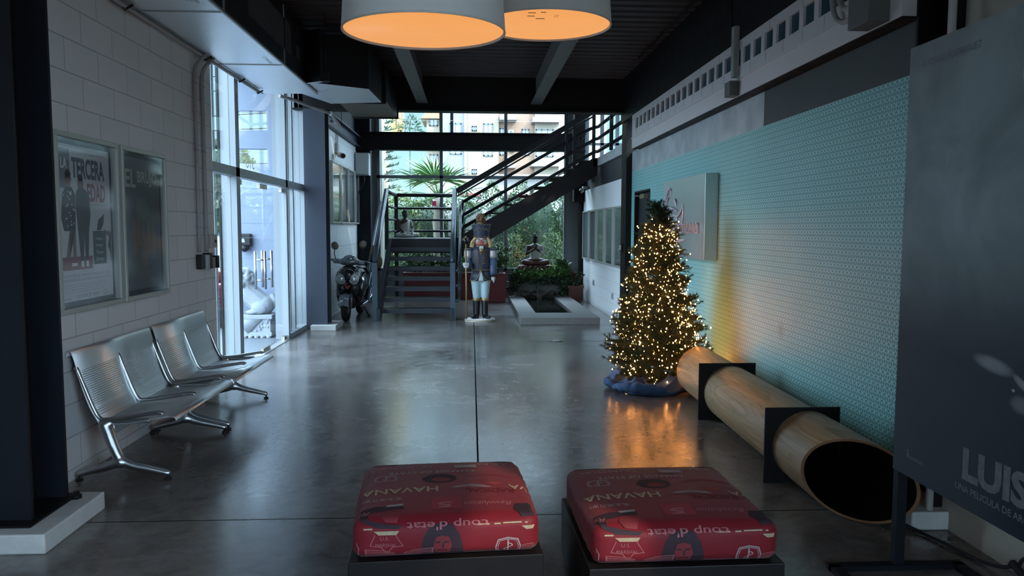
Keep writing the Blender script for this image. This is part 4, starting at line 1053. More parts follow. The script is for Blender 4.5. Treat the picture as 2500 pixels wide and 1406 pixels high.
# ================================================================== POSTERS
def framed(name, label, side, y0, y1, z0, z1, mats, draw, group=None, fw=.032, fd=.055, plane=None, fmat=None):
    """poster in a deep frame; side -1 left wall (facing +x), 1 right wall (facing -x)"""
    X = (LX if side < 0 else RX) if plane is None else plane
    n = -side
    t = thing(name, label, 'framed poster', (X, (y0+y1)/2, z0), group)
    g = G(); xa, xb = sorted((X+n*.004, X+n*fd))
    g.box(xa, xb, y0, y1, z0, z0+fw); g.box(xa, xb, y0, y1, z1-fw, z1); g.box(xa, xb, y0, y0+fw, z0+fw, z1-fw); g.box(xa, xb, y1-fw, y1, z0+fw, z1-fw)
    g.build('frame', fmat or FRAMEA, t, bevel=.003)
    g = G(); xa, xb = sorted((X+n*.004, X+n*.012)); g.box(xa, xb, y0+fw, y1-fw, z0+fw, z1-fw); g.build('backing', BLACK, t)
    m = .034; Ys, Zs = y0+fw+m, z0+fw+m; W, H_ = (y1-y0)-2*(fw+m), (z1-z0)-2*(fw+m)
    g = G(); xa, xb = sorted((X+n*.0125, X+n*.0145)); g.box(xa, xb, Ys, Ys+W, Zs, Zs+H_); sh = g.build('poster_sheet', mats, t)
    if draw:
        if side < 0: O, ex = V((X+n*.0150, Ys, Zs)), V((0, 1, 0))
        else: O, ex = V((X+n*.0150, Ys+W, Zs)), V((0, -1, 0))
        draw(sh, O, ex, V((0, 0, 1)), W, H_, V((n, 0, 0)))
    g = G(); xa, xb = sorted((X+n*(fd-.016), X+n*(fd-.012))); g.box(xa, xb, y0+fw*.8, y1-fw*.8, z0+fw*.8, z1-fw*.8); g.build('glazing', PGLASS, t)
    return t
PAPERW = M('poster_paper_white', (.50, .52, .53), .6, 0, .04, 3); INKN = M('ink_navy', (.055, .070, .090), .6); INKR = M('ink_brick', (.22, .07, .07), .6); INKG = M('ink_grey', (.17, .19, .20), .6); INKW = M('ink_white', (.60, .62, .60), .6); INKS = M('ink_skin', (.20, .13, .10), .6); INKFL = M('ink_floor_red', (.20, .075, .075), .6)
def layer(par, name, m, O, n, lv, fn):
    g = G(); fn(g, O+n*(.0004*lv)); g.build(name, m, par, fixn=False)
def draw1(p, O, ex, ez, W, H_, n):
    def R(g, o, a, b, c, d): g.flat([(a*W, c*H_), (b*W, c*H_), (b*W, d*H_), (a*W, d*H_)], o, ex, ez)
    def PL(g, o, pts): g.flat([(x*W, y*H_) for x, y in pts], o, ex, ez)
    layer(p, 'backdrop_print', INKG, O, n, 1, lambda g, o: R(g, o, .05, .24, .72, .97))
    layer(p, 'floor_print', INKFL, O, n, 1, lambda g, o: PL(g, o, [(.02, .20), (.60, .20), (.60, .285), (.02, .285)]))
    def title(g, o):
        g.text('TERCERA', o+ex*W*.27+ez*H_*.79, ex, ez, w=W*.62, h=H_*.135, bold=.035)
        g.box; R(g, o, .62, .88, .225, .45)
    layer(p, 'title_print', INKN, O, n, 2, title)
    layer(p, 'title_red_print', INKR, O, n, 2, lambda g, o: g.text('EDAD', o+ex*W*.54+ez*H_*.645, ex, ez, w=W*.36, h=H_*.12, bold=.035))
    def white(g, o):
        g.text('LA', o+ex*W*.08+ez*H_*.845, ex, ez, w=W*.11, h=H_*.065, bold=.03)
        for i, s in enumerate(('Hoy', 'tengo', 'Test', 'Drive')): g.text(s, o+ex*W*.67+ez*H_*(.385-.045*i), ex, ez, w=W*.14, h=H_*.022, shear=.2)
        R(g, o, .38, .43, .215, .255); R(g, o, .47, .52, .215, .255); R(g, o, .21, .31, .225, .245)
    layer(p, 'white_print', INKW, O, n, 4, white)
    # two people standing, one in a dotted dress, one all in black
    def skin(g, o):
        PL(g, o, [(.12, .28), (.18, .28), (.20, .46), (.30, .46), (.30, .28), (.25, .28), (.24, .44), (.19, .44)])
        for cx, cy in ((.20, .78), (.42, .755)): PL(g, o, [(cx+.055*math.cos(a*.628), cy+.042*math.sin(a*.628)) for a in range(10)])
        PL(g, o, [(.84, .46), (.99, .44), (.99, .40), (.90, .42)])
    layer(p, 'skin_print', INKS, O, n, 3, skin)
    def dark(g, o):
        PL(g, o, [(.06, .53), (.09, .68), (.15, .73), (.26, .73), (.32, .68), (.31, .56), (.30, .45), (.10, .45)])
        PL(g, o, [(.33, .70), (.38, .73), (.48, .73), (.57, .69), (.59, .56), (.55, .45), (.52, .25), (.47, .25), (.455, .42), (.43, .25), (.38, .25), (.345, .45), (.32, .60)])
        PL(g, o, [(.15, .82), (.16, .77), (.20, .80), (.245, .77), (.25, .82), (.2, .845)]); PL(g, o, [(.37, .80), (.38, .775), (.46, .775), (.47, .80), (.42, .82)])
        PL(g, o, [(.66, .455), (.70, .455), (.74, .53), (.80, .545), (.86, .57), (.84, .50), (.78, .455)]); PL(g, o, [(.92, .35), (.985, .47), (.985, .22), (.96, .30)])
    layer(p, 'dark_print', M('ink_black', (.035, .038, .042), .6), O, n, 3, dark)
    rr = random.Random(3)
    layer(p, 'dots_print', INKW, O, n, 4, lambda g, o: [R(g, o, x, x+.016, y, y+.010) for x, y in [(rr.uniform(.10, .29), rr.uniform(.47, .71)) for _ in range(26)]])
    def small(g, o):
        g.text('ALEJANDRO MARTINEZ   ALFONSO RODRIGUEZ', o+ex*W*.27+ez*H_*.945, ex, ez, w=W*.62, h=H_*.018)
        g.text('UNA PELICULA DE ARCHIE LOPEZ', o+ex*W*.55+ez*H_*.618, ex, ez, w=W*.36, h=H_*.017)
        for k in range(2): g.text('ALFONSO RODRIGUEZ  ALEXIS VALDES  KENNY GRULLON  PABLO', o+ex*W*.05+ez*H_*(.155-.028*k), ex, ez, w=W*.88, h=H_*.017)
        for k in range(4): g.text('produccion ejecutiva direccion de fotografia musica original guion edicion', o+ex*W*(.07+.03*(k == 3))+ez*H_*(.10-.016*k), ex, ez, w=W*(.86-.05*k), h=H_*.010)
        g.text('SOLO EN CINES', o+ex*W*.28+ez*H_*.015, ex, ez, w=W*.20, h=H_*.022); g.text('FEBRERO', o+ex*W*.57+ez*H_*.015, ex, ez, w=W*.14, h=H_*.022)
        g.text('Panamericana', o+ex*W*.05+ez*H_*.012, ex, ez, w=W*.13, h=H_*.016); g.text('C', o+ex*W*.78+ez*H_*.015, ex, ez, w=W*.05, h=H_*.03); g.text('ine', o+ex*W*.83+ez*H_*.02, ex, ez, w=W*.05, h=H_*.018)
        g.text('20', o+ex*W*.495+ez*H_*.012, ex, ez, w=W*.045, h=H_*.03)
    layer(p, 'credits_print', INKG, O, n, 2, small)
framed('framed_poster', 'framed white film poster with two standing people, on the block wall nearest the camera', -1, 4.69, 5.505, 1.065, 2.18, PAPERW, draw1)
PAPERD = M('poster_paper_dark', (.085, .105, .105), .6, 0, .35, 5)
def draw2(p, O, ex, ez, W, H_, n):
    layer(p, 'title_print', M('ink_pale_green', (.36, .40, .36), .6), O, n, 1, lambda g, o: (g.text('EL', o+ex*W*.09+ez*H_*.775, ex, ez, w=W*.26, h=H_*.135, bold=.02), g.text('BRUJO', o+ex*W*.40+ez*H_*.79, ex, ez, w=W*.53, h=H_*.115, bold=.02)))
    layer(p, 'subtitle_print', M('ink_dull_red', (.16, .07, .06), .6), O, n, 1, lambda g, o: (g.text('CINEMATICA', o+ex*W*.34+ez*H_*.715, ex, ez, w=W*.28, h=H_*.016), g.text('PROXIMA', o+ex*W*.33+ez*H_*.12, ex, ez, w=W*.42, h=H_*.04), g.text('MENTE', o+ex*W*.42+ez*H_*.085, ex, ez, w=W*.22, h=H_*.025)))
    rr = random.Random(8)
    def fig(g, o):
        for cx, cy, s in ((.28, .42, .9), (.40, .47, .8), (.52, .36, 1.1), (.66, .42, .85), (.80, .42, .9)):
            g.flat([((cx+s*x)*W, (cy+s*y)*H_) for x, y in [(-.06, -.17), (.06, -.17), (.07, .02), (.03, .05), (.035, .10), (0, .125), (-.035, .10), (-.03, .05), (-.07, .02)]], o, ex, ez)
    layer(p, 'figures_print', M('ink_ochre', (.17, .125, .07), .6, var=.5, vs=18), O, n, 1, fig)
    layer(p, 'head_print', M('ink_green_grey', (.10, .14, .115), .6, var=.3, vs=14), O, n, 2, lambda g, o: g.flat([((.52+.17*math.cos(a*.393))*W, (.62+.09*math.sin(a*.393))*H_) for a in range(16)], o, ex, ez))
    layer(p, 'credits_print', INKG, O, n, 1, lambda g, o: [g.text('direccion guion produccion', o+ex*W*.08+ez*H_*(.03-.014*k), ex, ez, w=W*.8, h=H_*.009) for k in range(2)])
framed('framed_poster', 'framed dark film poster beside the white one, on the block wall', -1, 5.555, 6.345, 1.065, 2.18, PAPERD, draw2)
lefts = [(13.80, 14.62), (14.72, 15.52), (15.62, 16.40), (16.50, 17.05)]
for (a, b), w in zip(lefts, ('nearest the steel column', 'second from the steel column', 'third from the steel column', 'farthest, by the breaker panel')):
    framed('framed_poster', 'pale framed poster on the left rear wall, '+w, -1, a, b, 1.68, 2.80, M('poster_pale_blue', (.40, .47, .47), .5, 0, .2, 1.5), None, 'posters above the scooter')
rights = [(12.40, 13.18), (13.32, 14.05), (14.22, 14.98), (15.16, 15.92), (16.10, 16.90)]
for i, ((a, b), w) in enumerate(zip(rights, ('first from the dark column, nearest', 'second from the dark column', 'middle one of five', 'fourth from the dark column', 'nearest the back window'))):
    framed('framed_poster', 'framed poster on the wall right of the pond, '+w, 1, a, b, .93, 1.98, M('poster_mottled_'+str(i % 3), [(.20, .25, .26), (.30, .36, .37), (.10, .14, .16)][(i+2) % 3], .5, 0, .6, 7), (lambda p, O, ex, ez, W, H_, n: layer(p, 'band_print', INKW, O, n, 1, lambda g, o: g.flat([(W*.25, H_*.25), (W*.75, H_*.25), (W*.75, H_*.28), (W*.25, H_*.28)], o, ex, ez))) if i == 0 else None, 'posters right of the pond')

# ================================================================== SMALL FITTINGS ON THE LEFT WALL
for y, dz, lb in ((7.14, 0, 'nearer grey conduit running down the block wall into a switch box'), (7.33, .0, 'farther grey conduit on the block wall, right beside its twin')):
    t = thing('wall_conduit', lb, 'conduit', (LX, y, 1.38), 'twin wall conduits')
    g = G(); g.tube(smoothpts([(LX+.02, y, 1.37), (LX+.02, y, 2.6), (LX+.02, y, 2.95), (LX+.03, y+.04, 3.08), (LX+.06, y+.14, 3.17), (LX+.09, y+.20, 3.24)], 5), .017, 10); g.build('pipe', GALV, t, smooth=True)
    g = G()
    for z in (1.6, 1.95, 2.3, 2.65, 2.9): g.tube([(LX+.001, y-.028, z), (LX+.03, y-.02, z), (LX+.04, y, z), (LX+.03, y+.02, z), (LX+.001, y+.028, z)], .006, 6)
    g.build('clamp', GALV, t)
t = thing('switch_box', 'dark switch box at the foot of the twin conduits', 'switch', (LX, 7.17, 1.215))
g = G(); g.box(LX, LX+.06, 7.09, 7.17, 1.215, 1.35); g.build('box', BLACKP, t, bevel=.006); g = G(); g.box(LX, LX+.075, 7.185, 7.25, 1.20, 1.345); g.build('cover', LGREY, t, bevel=.01)
t = thing('switch_box', 'black breaker box right of the grey switch cover', 'switch', (LX, 7.31, 1.215))
g = G(); g.box(LX, LX+.07, 7.265, 7.34, 1.21, 1.36); g.build('box', BLACKP, t, bevel=.005)
t = thing('door_release', 'beige door release plate at the end of the block wall', 'switch', (LX, 7.5, 1.2))
g = G(); g.box(LX, LX+.03, 7.40, 7.53, 1.21, 1.31); g.build('plate', M('plate_beige', (.34, .28, .22), .5), t); g = G(); g.box(LX, LX+.045, 7.55, 7.61, 1.205, 1.325); g.build('button', BLACKP, t)
t = thing('keypad', 'pale keypad above the door release plate', 'keypad', (LX, 7.5, 1.38))
g = G(); g.box(LX, LX+.035, 7.44, 7.60, 1.40, 1.53); g.build('case', M('keypad_case', (.42, .38, .34), .5), t, bevel=.008); g = G(); g.box(LX+.035, LX+.04, 7.52, 7.56, 1.45, 1.48); g.build('lens', BLACKP, t)
t = thing('security_camera', 'small white bullet camera high on the left rear wall', 'camera', (LX, 14.5, 2.95))
g = G(); g.tube([(LX, 14.35, 3.02), (LX+.08, 14.32, 2.97)], .014, 8); g.build('bracket', LGREY, t); g = G(); g.tube([(LX+.06, 14.45, 2.96), (LX+.20, 14.05, 2.90)], [.05, .05], 14); c_ = g.build('housing', WHITEP, t); g = G(); g.tube([(LX+.20, 14.05, 2.90), (LX+.205, 14.035, 2.898)], .042, 14); g.build('lens', BLACKP, c_)
g = G(); g.tube(smoothpts([(LX+.02, 14.42, 3.34), (LX+.02, 14.40, 3.2), (LX+.02, 14.44, 3.1)]), .012, 8); g.tube(smoothpts([(LX+.03, 14.52, 3.34), (LX+.03, 14.5, 3.2), (LX+.02, 14.46, 3.1)]), .01, 8); g.box(LX, LX+.05, 14.36, 14.52, 2.98, 3.16); g.build('cable_box', LGREY, t, bevel=.01)
t = thing('breaker_panel', 'grey sheet metal breaker panel on the corner column under the beam', 'panel', (-2.42, 17.0, 2.74))
g = G(); g.box(-2.505, -2.215, 16.72, 17.02, 2.74, 3.22); g.build('cabinet', LGREY, t, bevel=.006); g = G(); g.box(-2.49, -2.23, 16.70, 16.72, 2.76, 3.20); g.build('door', M('panel_door', (.46, .50, .49), .45), t)
g = G(); g.tube(smoothpts([(-2.35, 16.85, 2.74), (-2.33, 16.85, 2.6), (-2.45, 16.9, 2.4), (-2.5, 16.92, 2.2)]), .012, 8); g.build('cable', BLACKP, t, smooth=True)
# ---- right side fittings
t = thing('security_camera', 'small camera on a bracket above the right posters', 'camera', (2.46, 16.6, 2.4))
g = G(); g.box(2.44, 2.54, 16.55, 16.7, 2.46, 2.52); g.build('bracket', WHITEP, t); g = G(); g.ball((2.40, 16.5, 2.42), .055, 12, 8); c_ = g.build('dome', LGREY, t); g = G(); g.tube([(2.37, 16.46, 2.40), (2.35, 16.43, 2.39)], .025, 10); g.build('lens', BLACKP, c_)
for y, z, lb in ((15.55, .42, 'small grey socket low on the white wall, nearer the window'), (13.42, .33, 'small grey socket low on the white wall, nearer the tree')):
    t = thing('wall_socket', lb, 'socket', (RX, y, z)); g = G(); g.box(RX-.02, RX, y-.06, y+.06, z, z+.12); g.build('plate', M('socket_grey', (.40, .44, .45), .5), t, bevel=.004); g = G(); g.box(RX-.024, RX-.02, y-.03, y+.03, z+.03, z+.09); g.build('socket_face', M('socket_dark', (.16, .18, .19), .5), t)
t = thing('card_reader', 'small card reader on the dark column beside the dark door', 'card reader', (2.45, 12.2, 1.2))
g = G(); g.box(2.42, 2.45, 12.12, 12.26, 1.21, 1.36); g.build('case', BLACKP, t); g = G(); g.box(2.41, 2.42, 12.15, 12.23, 1.26, 1.33); g.build('face', LGREY, t)
t = thing('beam_conduit', 'flat grey conduit dropping to a junction box on the white band', 'conduit', (BX, 6.93, 2.80))
g = G(); g.box(BX-.05, BX, 6.86, 6.93, 2.97, 3.42); g.build('channel', LGREY, t); g = G(); g.box(BX-.09, BX, 6.83, 6.97, 2.80, 2.93); g.build('junction_box', M('box_grey', (.13, .14, .14), .5), t, bevel=.004); g = G(); g.tube([(BX-.02, 6.83, 2.95), (BX-.02, 6.82, 3.3)], .008, 6); g.build('cable', GALV, t)
g = G(); g.tube(smoothpts([(BX-.06, 6.9, 3.42), (BX-.08, 6.9, 3.8), (BX-.10, 7.0, 3.92), (BX-.11, 7.3, 3.93), (BX-.12, 10.5, 3.93)]), .012, 8); g.build('pipe', BLACK, t)
t = thing('meter_box', 'dark grey box with a looped conduit, at the camera end of the white band', 'junction box', (BX, 4.5, 2.80))
g = G(); g.box(BX-.13, BX, 4.36, 4.60, 2.80, 3.05); bxx = g.build('case', M('box_grey', (.13, .14, .14), .5), t, bevel=.004); g = G(); g.lathe([(.02, 0), (.02, .006)], (BX-.06, 4.36, 2.97), 10, Matrix.Rotation(PI/2, 3, 'X')); g.build('knockout', LGREY, bxx)
g = G(); g.tube(smoothpts([(BX-.04, 5.02, 3.29), (BX-.04, 5.0, 3.1), (BX-.04, 4.95, 2.98), (BX-.04, 4.84, 2.92), (BX-.04, 4.70, 2.92), (BX-.05, 4.6, 2.94)]), .018, 10); g.tube(smoothpts([(BX-.05, 4.88, 3.29), (BX-.05, 4.87, 3.08), (BX-.05, 4.80, 2.99), (BX-.05, 4.6, 2.98)]), .018, 10); g.build('conduit', GALV, t, smooth=True)
t = thing('column_conduit', 'white plastic pipe slanting in front of the dark column, top right', 'pipe', (2.46, 3.9, 2.3))
g = G(); g.tube([(2.455, 3.84, .1), (2.455, 3.84, 2.3), (2.43, 3.80, 2.9), (2.43, 3.80, 3.95)], .02, 12); g.build('pipe', WHITEP, t, smooth=True)

# ================================================================== AIR DUCT
t = thing('air_duct', 'foil clad rectangular air duct along the left wall under the ceiling', 'air duct', (-2.17, 6, 3.2))
g = G(); g.box(-2.50, -1.845, .6, 9.40, 3.205, 3.78); g.mi = 0
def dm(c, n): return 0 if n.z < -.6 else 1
g.build('main_run', [FOIL, FOIL_SHADE], t, bevel=.004, matfn=dm)
g = G()
for y in (2.2, 4.05, 5.9, 7.75): g.box(-2.505, -1.838, y, y+.03, 3.20, 3.785)
for x in (-1.848, -2.497): g.box(x-.008, x+.010, .6, 9.40, 3.196, 3.215)
g.build('seam_tape', M('seam_foil', (.42, .44, .44), .5, .8), t)
g = G(); g.prism([(-1.845, 8.75), (-1.20, 9.15), (-1.16, 10.10), (-1.84, 10.25), (-2.1, 9.4), (-1.845, 9.4)], (0, 0, 3.225), (1, 0, 0), (0, 1, 0), (0, 0, 1), .56); g.build('elbow', [FOIL, FOIL_SHADE], t, bevel=.006, matfn=dm)
g = G(); g.prism([(-1.845, 8.74), (-1.66, 8.62), (-1.63, 8.66), (-1.845, 8.80)], (0, 0, 3.21), (1, 0, 0), (0, 1, 0), (0, 0, 1), .57); g.build('flange', [FOIL, FOIL_SHADE], t, matfn=dm)
g = G(); g.box(-1.80, -1.14, 10.25, 11.95, 3.30, 3.80); g.build('end_run', [M('duct_brown', (.13, .11, .085), .55, .3, .3, 8), FOIL_SHADE], t, matfn=dm)
g = G(); g.box(-1.82, -1.12, 11.95, 12.0, 3.28, 3.80); g.box(-1.82, -1.12, 10.22, 10.26, 3.23, 3.80); g.build('end_flange', BLACK, t)
g = G(); g.box(-1.846, -1.838, 6.55, 8.05, 3.36, 3.66); g.build('grille', M('grille_grey', (.055, .055, .06), .5), t)
g = G(); g.box(-1.846, -1.838, 8.30, 8.42, 3.40, 3.52); g.build('access_plate', M('grille_grey', (.055, .055, .06), .5), t)
g = G(); g.tube([(-1.62, 8.72, 3.2), (-1.62, 8.72, 3.96)], .006, 6); g.tube([(-1.15, 11.9, 3.15), (-1.15, 11.9, 3.96)], .006, 6); g.box(-1.66, -1.58, 8.68, 8.76, 3.225, 3.32); g.build('hanger_rod', BLACKP, t)
g = G(); O = V((-2.06, 5.75, 3.203)); g.text('GRAN PANEL NETO', V((-2.02, 5.15, 3.2030)), (.0, 1, 0), (1, 0, 0), w=.5, h=.045, bold=-.01); g.text('CLIMAVER', V((-1.97, 5.4, 3.2030)), (0, 1, 0), (1, 0, 0), w=.3, h=.035, bold=-.01); g.text('CLIMAVER', V((-1.97, 7.4, 3.2030)), (0, 1, 0), (1, 0, 0), w=.3, h=.035, bold=-.01)
g.build('stencil', M('stencil_grey', (.16, .18, .19), .5, .5), t)
t = thing('duct_conduit', 'thin metal conduit clipped along the lower left edge of the duct', 'conduit', (-2.47, 7, 3.17))
g = G(); g.tube([(-2.475, 5.3, 3.178), (-2.475, 9.15, 3.178)], .017, 8); g.build('pipe', GALV, t, smooth=True); g = G()
for y in (5.7, 7.35, 8.4, 9.1): g.tube([(-2.50, y-.03, 3.20), (-2.47, y, 3.15), (-2.42, y+.02, 3.19)], .01, 6)
g.build('clip', BLACKP, t)
t = thing('beam_pipe', 'grey pipe zigzagging below the duct end towards the rear beam', 'pipe', (-2.2, 11, 3.1))
g = G(); g.tube([(-2.52, 10.3, 3.33), (-2.42, 10.6, 3.33), (-1.99, 11.1, 3.22), (-2.02, 11.9, 3.16), (-2.38, 13.3, 3.42)], .022, 10); g.build('pipe', GALV, t); g = G()
for p in ((-1.99, 11.1, 3.22), (-2.38, 13.3, 3.42)): g.ball(p, .034, 10, 6)
g.build('coupling', LGREY, t); g = G(); g.tube([(-2.03, 12.2, 3.2), (-2.03, 12.2, 3.42)], .005, 5); g.build('hanger', BLACKP, t)

# ================================================================== WALL SIGN
t = thing('wall_sign', 'square brushed metal company sign on the patterned wall above the tree', 'sign', (RX, 9.1, 1.27))
SXF = 2.40
SY0, SY1, SZ0, SZ1 = 8.16*.945, 9.97*.945, 1.28, 2.17
g = G(); g.box(SXF, RX-.002, SY0, SY1, SZ0, SZ1); g.build('panel', M('sign_panel', (.42, .50, .49), .36, .75, .08, 4), t, bevel=.003)
PINKM = M('sign_script_pink', (.66, .58, .66), .3, .4)
W_ = SY1-SY0; g = G(); O = V((SXF-.012, SY1, SZ0)); ex, ez, en = V((0, -1, 0)), V((0, 0, 1)), V((-1, 0, 0))
g.text('Panamericana', O+ex*W_*.10+ez*.27, ex, ez, w=W_*.80, h=.17, bold=-.012, en=en, d=.012); g.build('lettering', PINKM, t)
g = G()
def curve3(pts, rs):
    p = smoothpts([O+ex*W_*x+ez*y for x, y in pts], 5); n = len(p); g.tube(p, [rs[0]+(rs[1]-rs[0])*math.sin(PI*i/(n-1)) for i in range(n)], 8)
curve3([(.06, .50), (.08, .62), (.14, .75), (.20, .80), (.23, .77), (.22, .68)], (.003, .010))
curve3([(.10, .56), (.13, .64), (.16, .70), (.20, .70)], (.003, .010))
curve3([(.22, .58), (.30, .55), (.40, .53)], (.004, .022)); curve3([(.32, .60), (.34, .66), (.36, .64), (.38, .58)], (.003, .014))
curve3([(.32, .50), (.40, .46), (.48, .50), (.54, .59)], (.003, .014)); curve3([(.54, .58), (.55, .48), (.53, .36), (.50, .30)], (.003, .008))
curve3([(.40, .50), (.40, .42), (.41, .36)], (.003, .007)); curve3([(.26, .36), (.34, .38), (.42, .40)], (.004, .02)); curve3([(.42, .40), (.47, .36), (.50, .30)], (.003, .008)); curve3([(.28, .32), (.34, .33), (.38, .30)], (.003, .016))
curve3([(.16, .44), (.18, .47), (.22, .43)], (.004, .018)); curve3([(.40, .16), (.50, .185), (.60, .195)], (.003, .022))
g.build('script_emblem', PINKM, t, smooth=True)

# ================================================================== POSTER STAND
def stand_mat():
    m, nt, b, out = newmat('stand_print'); L = nt.links.new
    tc = nd(nt, 'ShaderNodeNewGeometry'); P = tc.outputs['Position']
    sp = nd(nt, 'ShaderNodeSeparateXYZ'); L(P, sp.inputs[0]); Y, Z = sp.outputs[1], sp.outputs[2]
    # printed smoke plus painted-in reflected haze: pale grey upper half, navy below
    z = nd(nt, 'ShaderNodeMapRange', i_From_Min=1.05, i_From_Max=1.70); z.interpolation_type = 'SMOOTHSTEP'; L(Z, z.inputs[0])
    n1 = nd(nt, 'ShaderNodeTexNoise', i_Scale=2.6, i_Detail=6., i_Distortion=.7); L(P, n1.inputs['Vector'])
    f = mth(nt, 'MULTIPLY', z.outputs[0], mth(nt, 'MULTIPLY_ADD', n1.outputs[0], 1.0, .12))
    c = mixc(nt, f, (.012, .020, .032), (.34, .43, .45))
    def ell(y, zc, ry, rz, a, pw=1.6):
        ca, sa = math.cos(a), math.sin(a)
        dy = mth(nt, 'SUBTRACT', Y, y); dz = mth(nt, 'SUBTRACT', Z, zc)
        u = mth(nt, 'ADD', mth(nt, 'MULTIPLY', dy, ca/ry), mth(nt, 'MULTIPLY', dz, sa/ry)); w = mth(nt, 'ADD', mth(nt, 'MULTIPLY', dy, -sa/rz), mth(nt, 'MULTIPLY', dz, ca/rz))
        d = mth(nt, 'ADD', mth(nt, 'MULTIPLY', u, u), mth(nt, 'MULTIPLY', w, w))
        r = nd(nt, 'ShaderNodeMapRange', i_From_Min=.02, i_From_Max=1., i_To_Min=1., i_To_Max=0.); r.interpolation_type = 'SMOOTHSTEP'; L(d, r.inputs[0]); return r.outputs[0]
    # printed face in the dark: brow, bridge of the nose, cheek, and paler smoke shapes above
    for (y, zc, ry, rz, a, k, col) in ((2.76, 1.085, .13, .036, .12, .8, (.30, .33, .36)), (2.60, 1.04, .07, .02, .5, .8, (.33, .36, .39)), (2.60, .965, .07, .04, 0, .55, (.26, .29, .32)), (2.645, 1.01, .010, .008, 0, .9, (.5, .52, .55)),
                                       (2.62, 1.70, .03, .10, 0, .5, (.30, .36, .37)), (2.60, 2.10, .012, .04, 0, .8, (.42, .48, .49)), (2.68, 2.16, .008, .03, 0, .6, (.38, .42, .44)), (3.0, 1.78, .02, .06, .2, .4, (.28, .34, .35)), (2.82, 1.66, .05, .10, -.3, .35, (.26, .32, .33)), (3.10, 1.90, .012, .05, .2, .4, (.3, .36, .37))):
        c = mixc(nt, mth(nt, 'MULTIPLY', ell(y, zc, ry, rz, a), k), c, col)
    L(c, b.inputs['Base Color']); b.inputs['Roughness'].default_value = .45; b.inputs['Specular IOR Level'].default_value = .3
    return m
PX = 1.99
t = thing('poster_stand', 'tall dark film poster board on a black floor stand at the right edge', 'poster stand', (PX, 2.9, 0))
g = G(); g.box(PX, PX+.02, 2.28, 3.405, .475, 2.415); bd = g.build('poster_board', stand_mat(), t)
g = G(); O = V((PX-.0010, 3.405, .475)); ex, ez = V((0, -1, 0)), V((0, 0, 1))
g.text('LUIS', O+ex*.50+ez*.115, ex, ez, w=.37, h=.135, bold=.045); g.build('lettering_large', M('print_luis', (.17, .19, .21), .6, 0, .55, 30), bd)
g = G(); g.text('UNA PELICULA DE ARCHIE LOPEZ', O+ex*.46+ez*.066, ex, ez, w=.60, h=.028, bold=.015); g.text('ALFONSO RODRIGUEZ', O+ex*.09+ez*1.835, ex, ez, w=.40, h=.030, bold=.015); g.text('Panamericana', O+ex*.115+ez*.085, ex, ez, w=.12, h=.022); g.text('P', O+ex*.112+ez*.083, ex, ez, w=.016, h=.042)
g.build('lettering_small', M('print_small', (.17, .205, .215), .6, 0, .3, 40), bd)
for y in (3.375, 2.31):
    g = G(); g.box(PX+.0, PX+.045, y-.02, y+.02, .02, .475); g.box(PX+.021, PX+.05, y-.02, y+.02, .475, 2.3); g.build('post', NAVY, t)
g = G(); 
for y in (3.37, 2.31): g.box(PX-.31, PX+.34, y-.025, y+.025, 0, .025)
g.box(PX-.31, PX-.26, 2.31, 3.37, 0, .025); g.box(PX+.29, PX+.34, 2.31, 3.37, 0, .025)
g.build('base_frame', NAVY, t)

# ================================================================== WOOD VENEER TUBE
t = thing('veneer_tube', 'long oak veneer tube with black inside, lying along the patterned wall', 'tube', (2.1, 5.5, 0))
TA, TB = V((2.10, 3.80, .232)), V((2.20, 7.22, .232)); TRD = .226; ax = (TB-TA).normalized()
def tube_pts(th, r, s, cut):
    # ring point at angle th; s=0 near end cut obliquely, s=1 far end
    d = V((math.cos(th), 0, math.sin(th)))*r
    if s == 0: y = 3.93-(d.x)*cut
    else: y = 7.18+d.x*.35
    c = TA+(TB-TA)*((y-TA.y)/(TB.y-TA.y)); return V((c.x+d.x, y, c.z+d.z))
g = G(); N = 72
def shell(r, k): return [[g.bm.verts.new(tube_pts(2*PI*i/N, r, 0, .98).lerp(tube_pts(2*PI*i/N, r, 1, 0), j/k)) for i in range(N)] for j in range(k+1)]
S1 = shell(TRD, 12)
for A, B in zip(S1, S1[1:]):
    for i in range(N): g.bm.faces.new((A[i], A[(i+1) % N], B[(i+1) % N], B[i])).smooth = True
g.build('veneer_shell', OAK, t)
g = G(); S2 = shell(TRD-.013, 4)
for A, B in zip(S2, S2[1:]):
    for i in range(N): g.bm.faces.new((A[i], B[i], B[(i+1) % N], A[(i+1) % N])).smooth = True
g.bm.faces.new(S2[2])
g.build('black_lining', M('lining_black', (.004, .004, .004), .9, spec=.1), t, fixn=False)
for s in (0, 1):
    g = G(); A = [g.bm.verts.new(tube_pts(2*PI*i/N, TRD, s, .98)) for i in range(N)]; B = [g.bm.verts.new(tube_pts(2*PI*i/N, TRD-.013, s, .98)) for i in range(N)]
    for i in range(N): g.bm.faces.new((A[i], A[(i+1) % N], B[(i+1) % N], B[i]))
    g.build('cut_edge', OAKE, t)
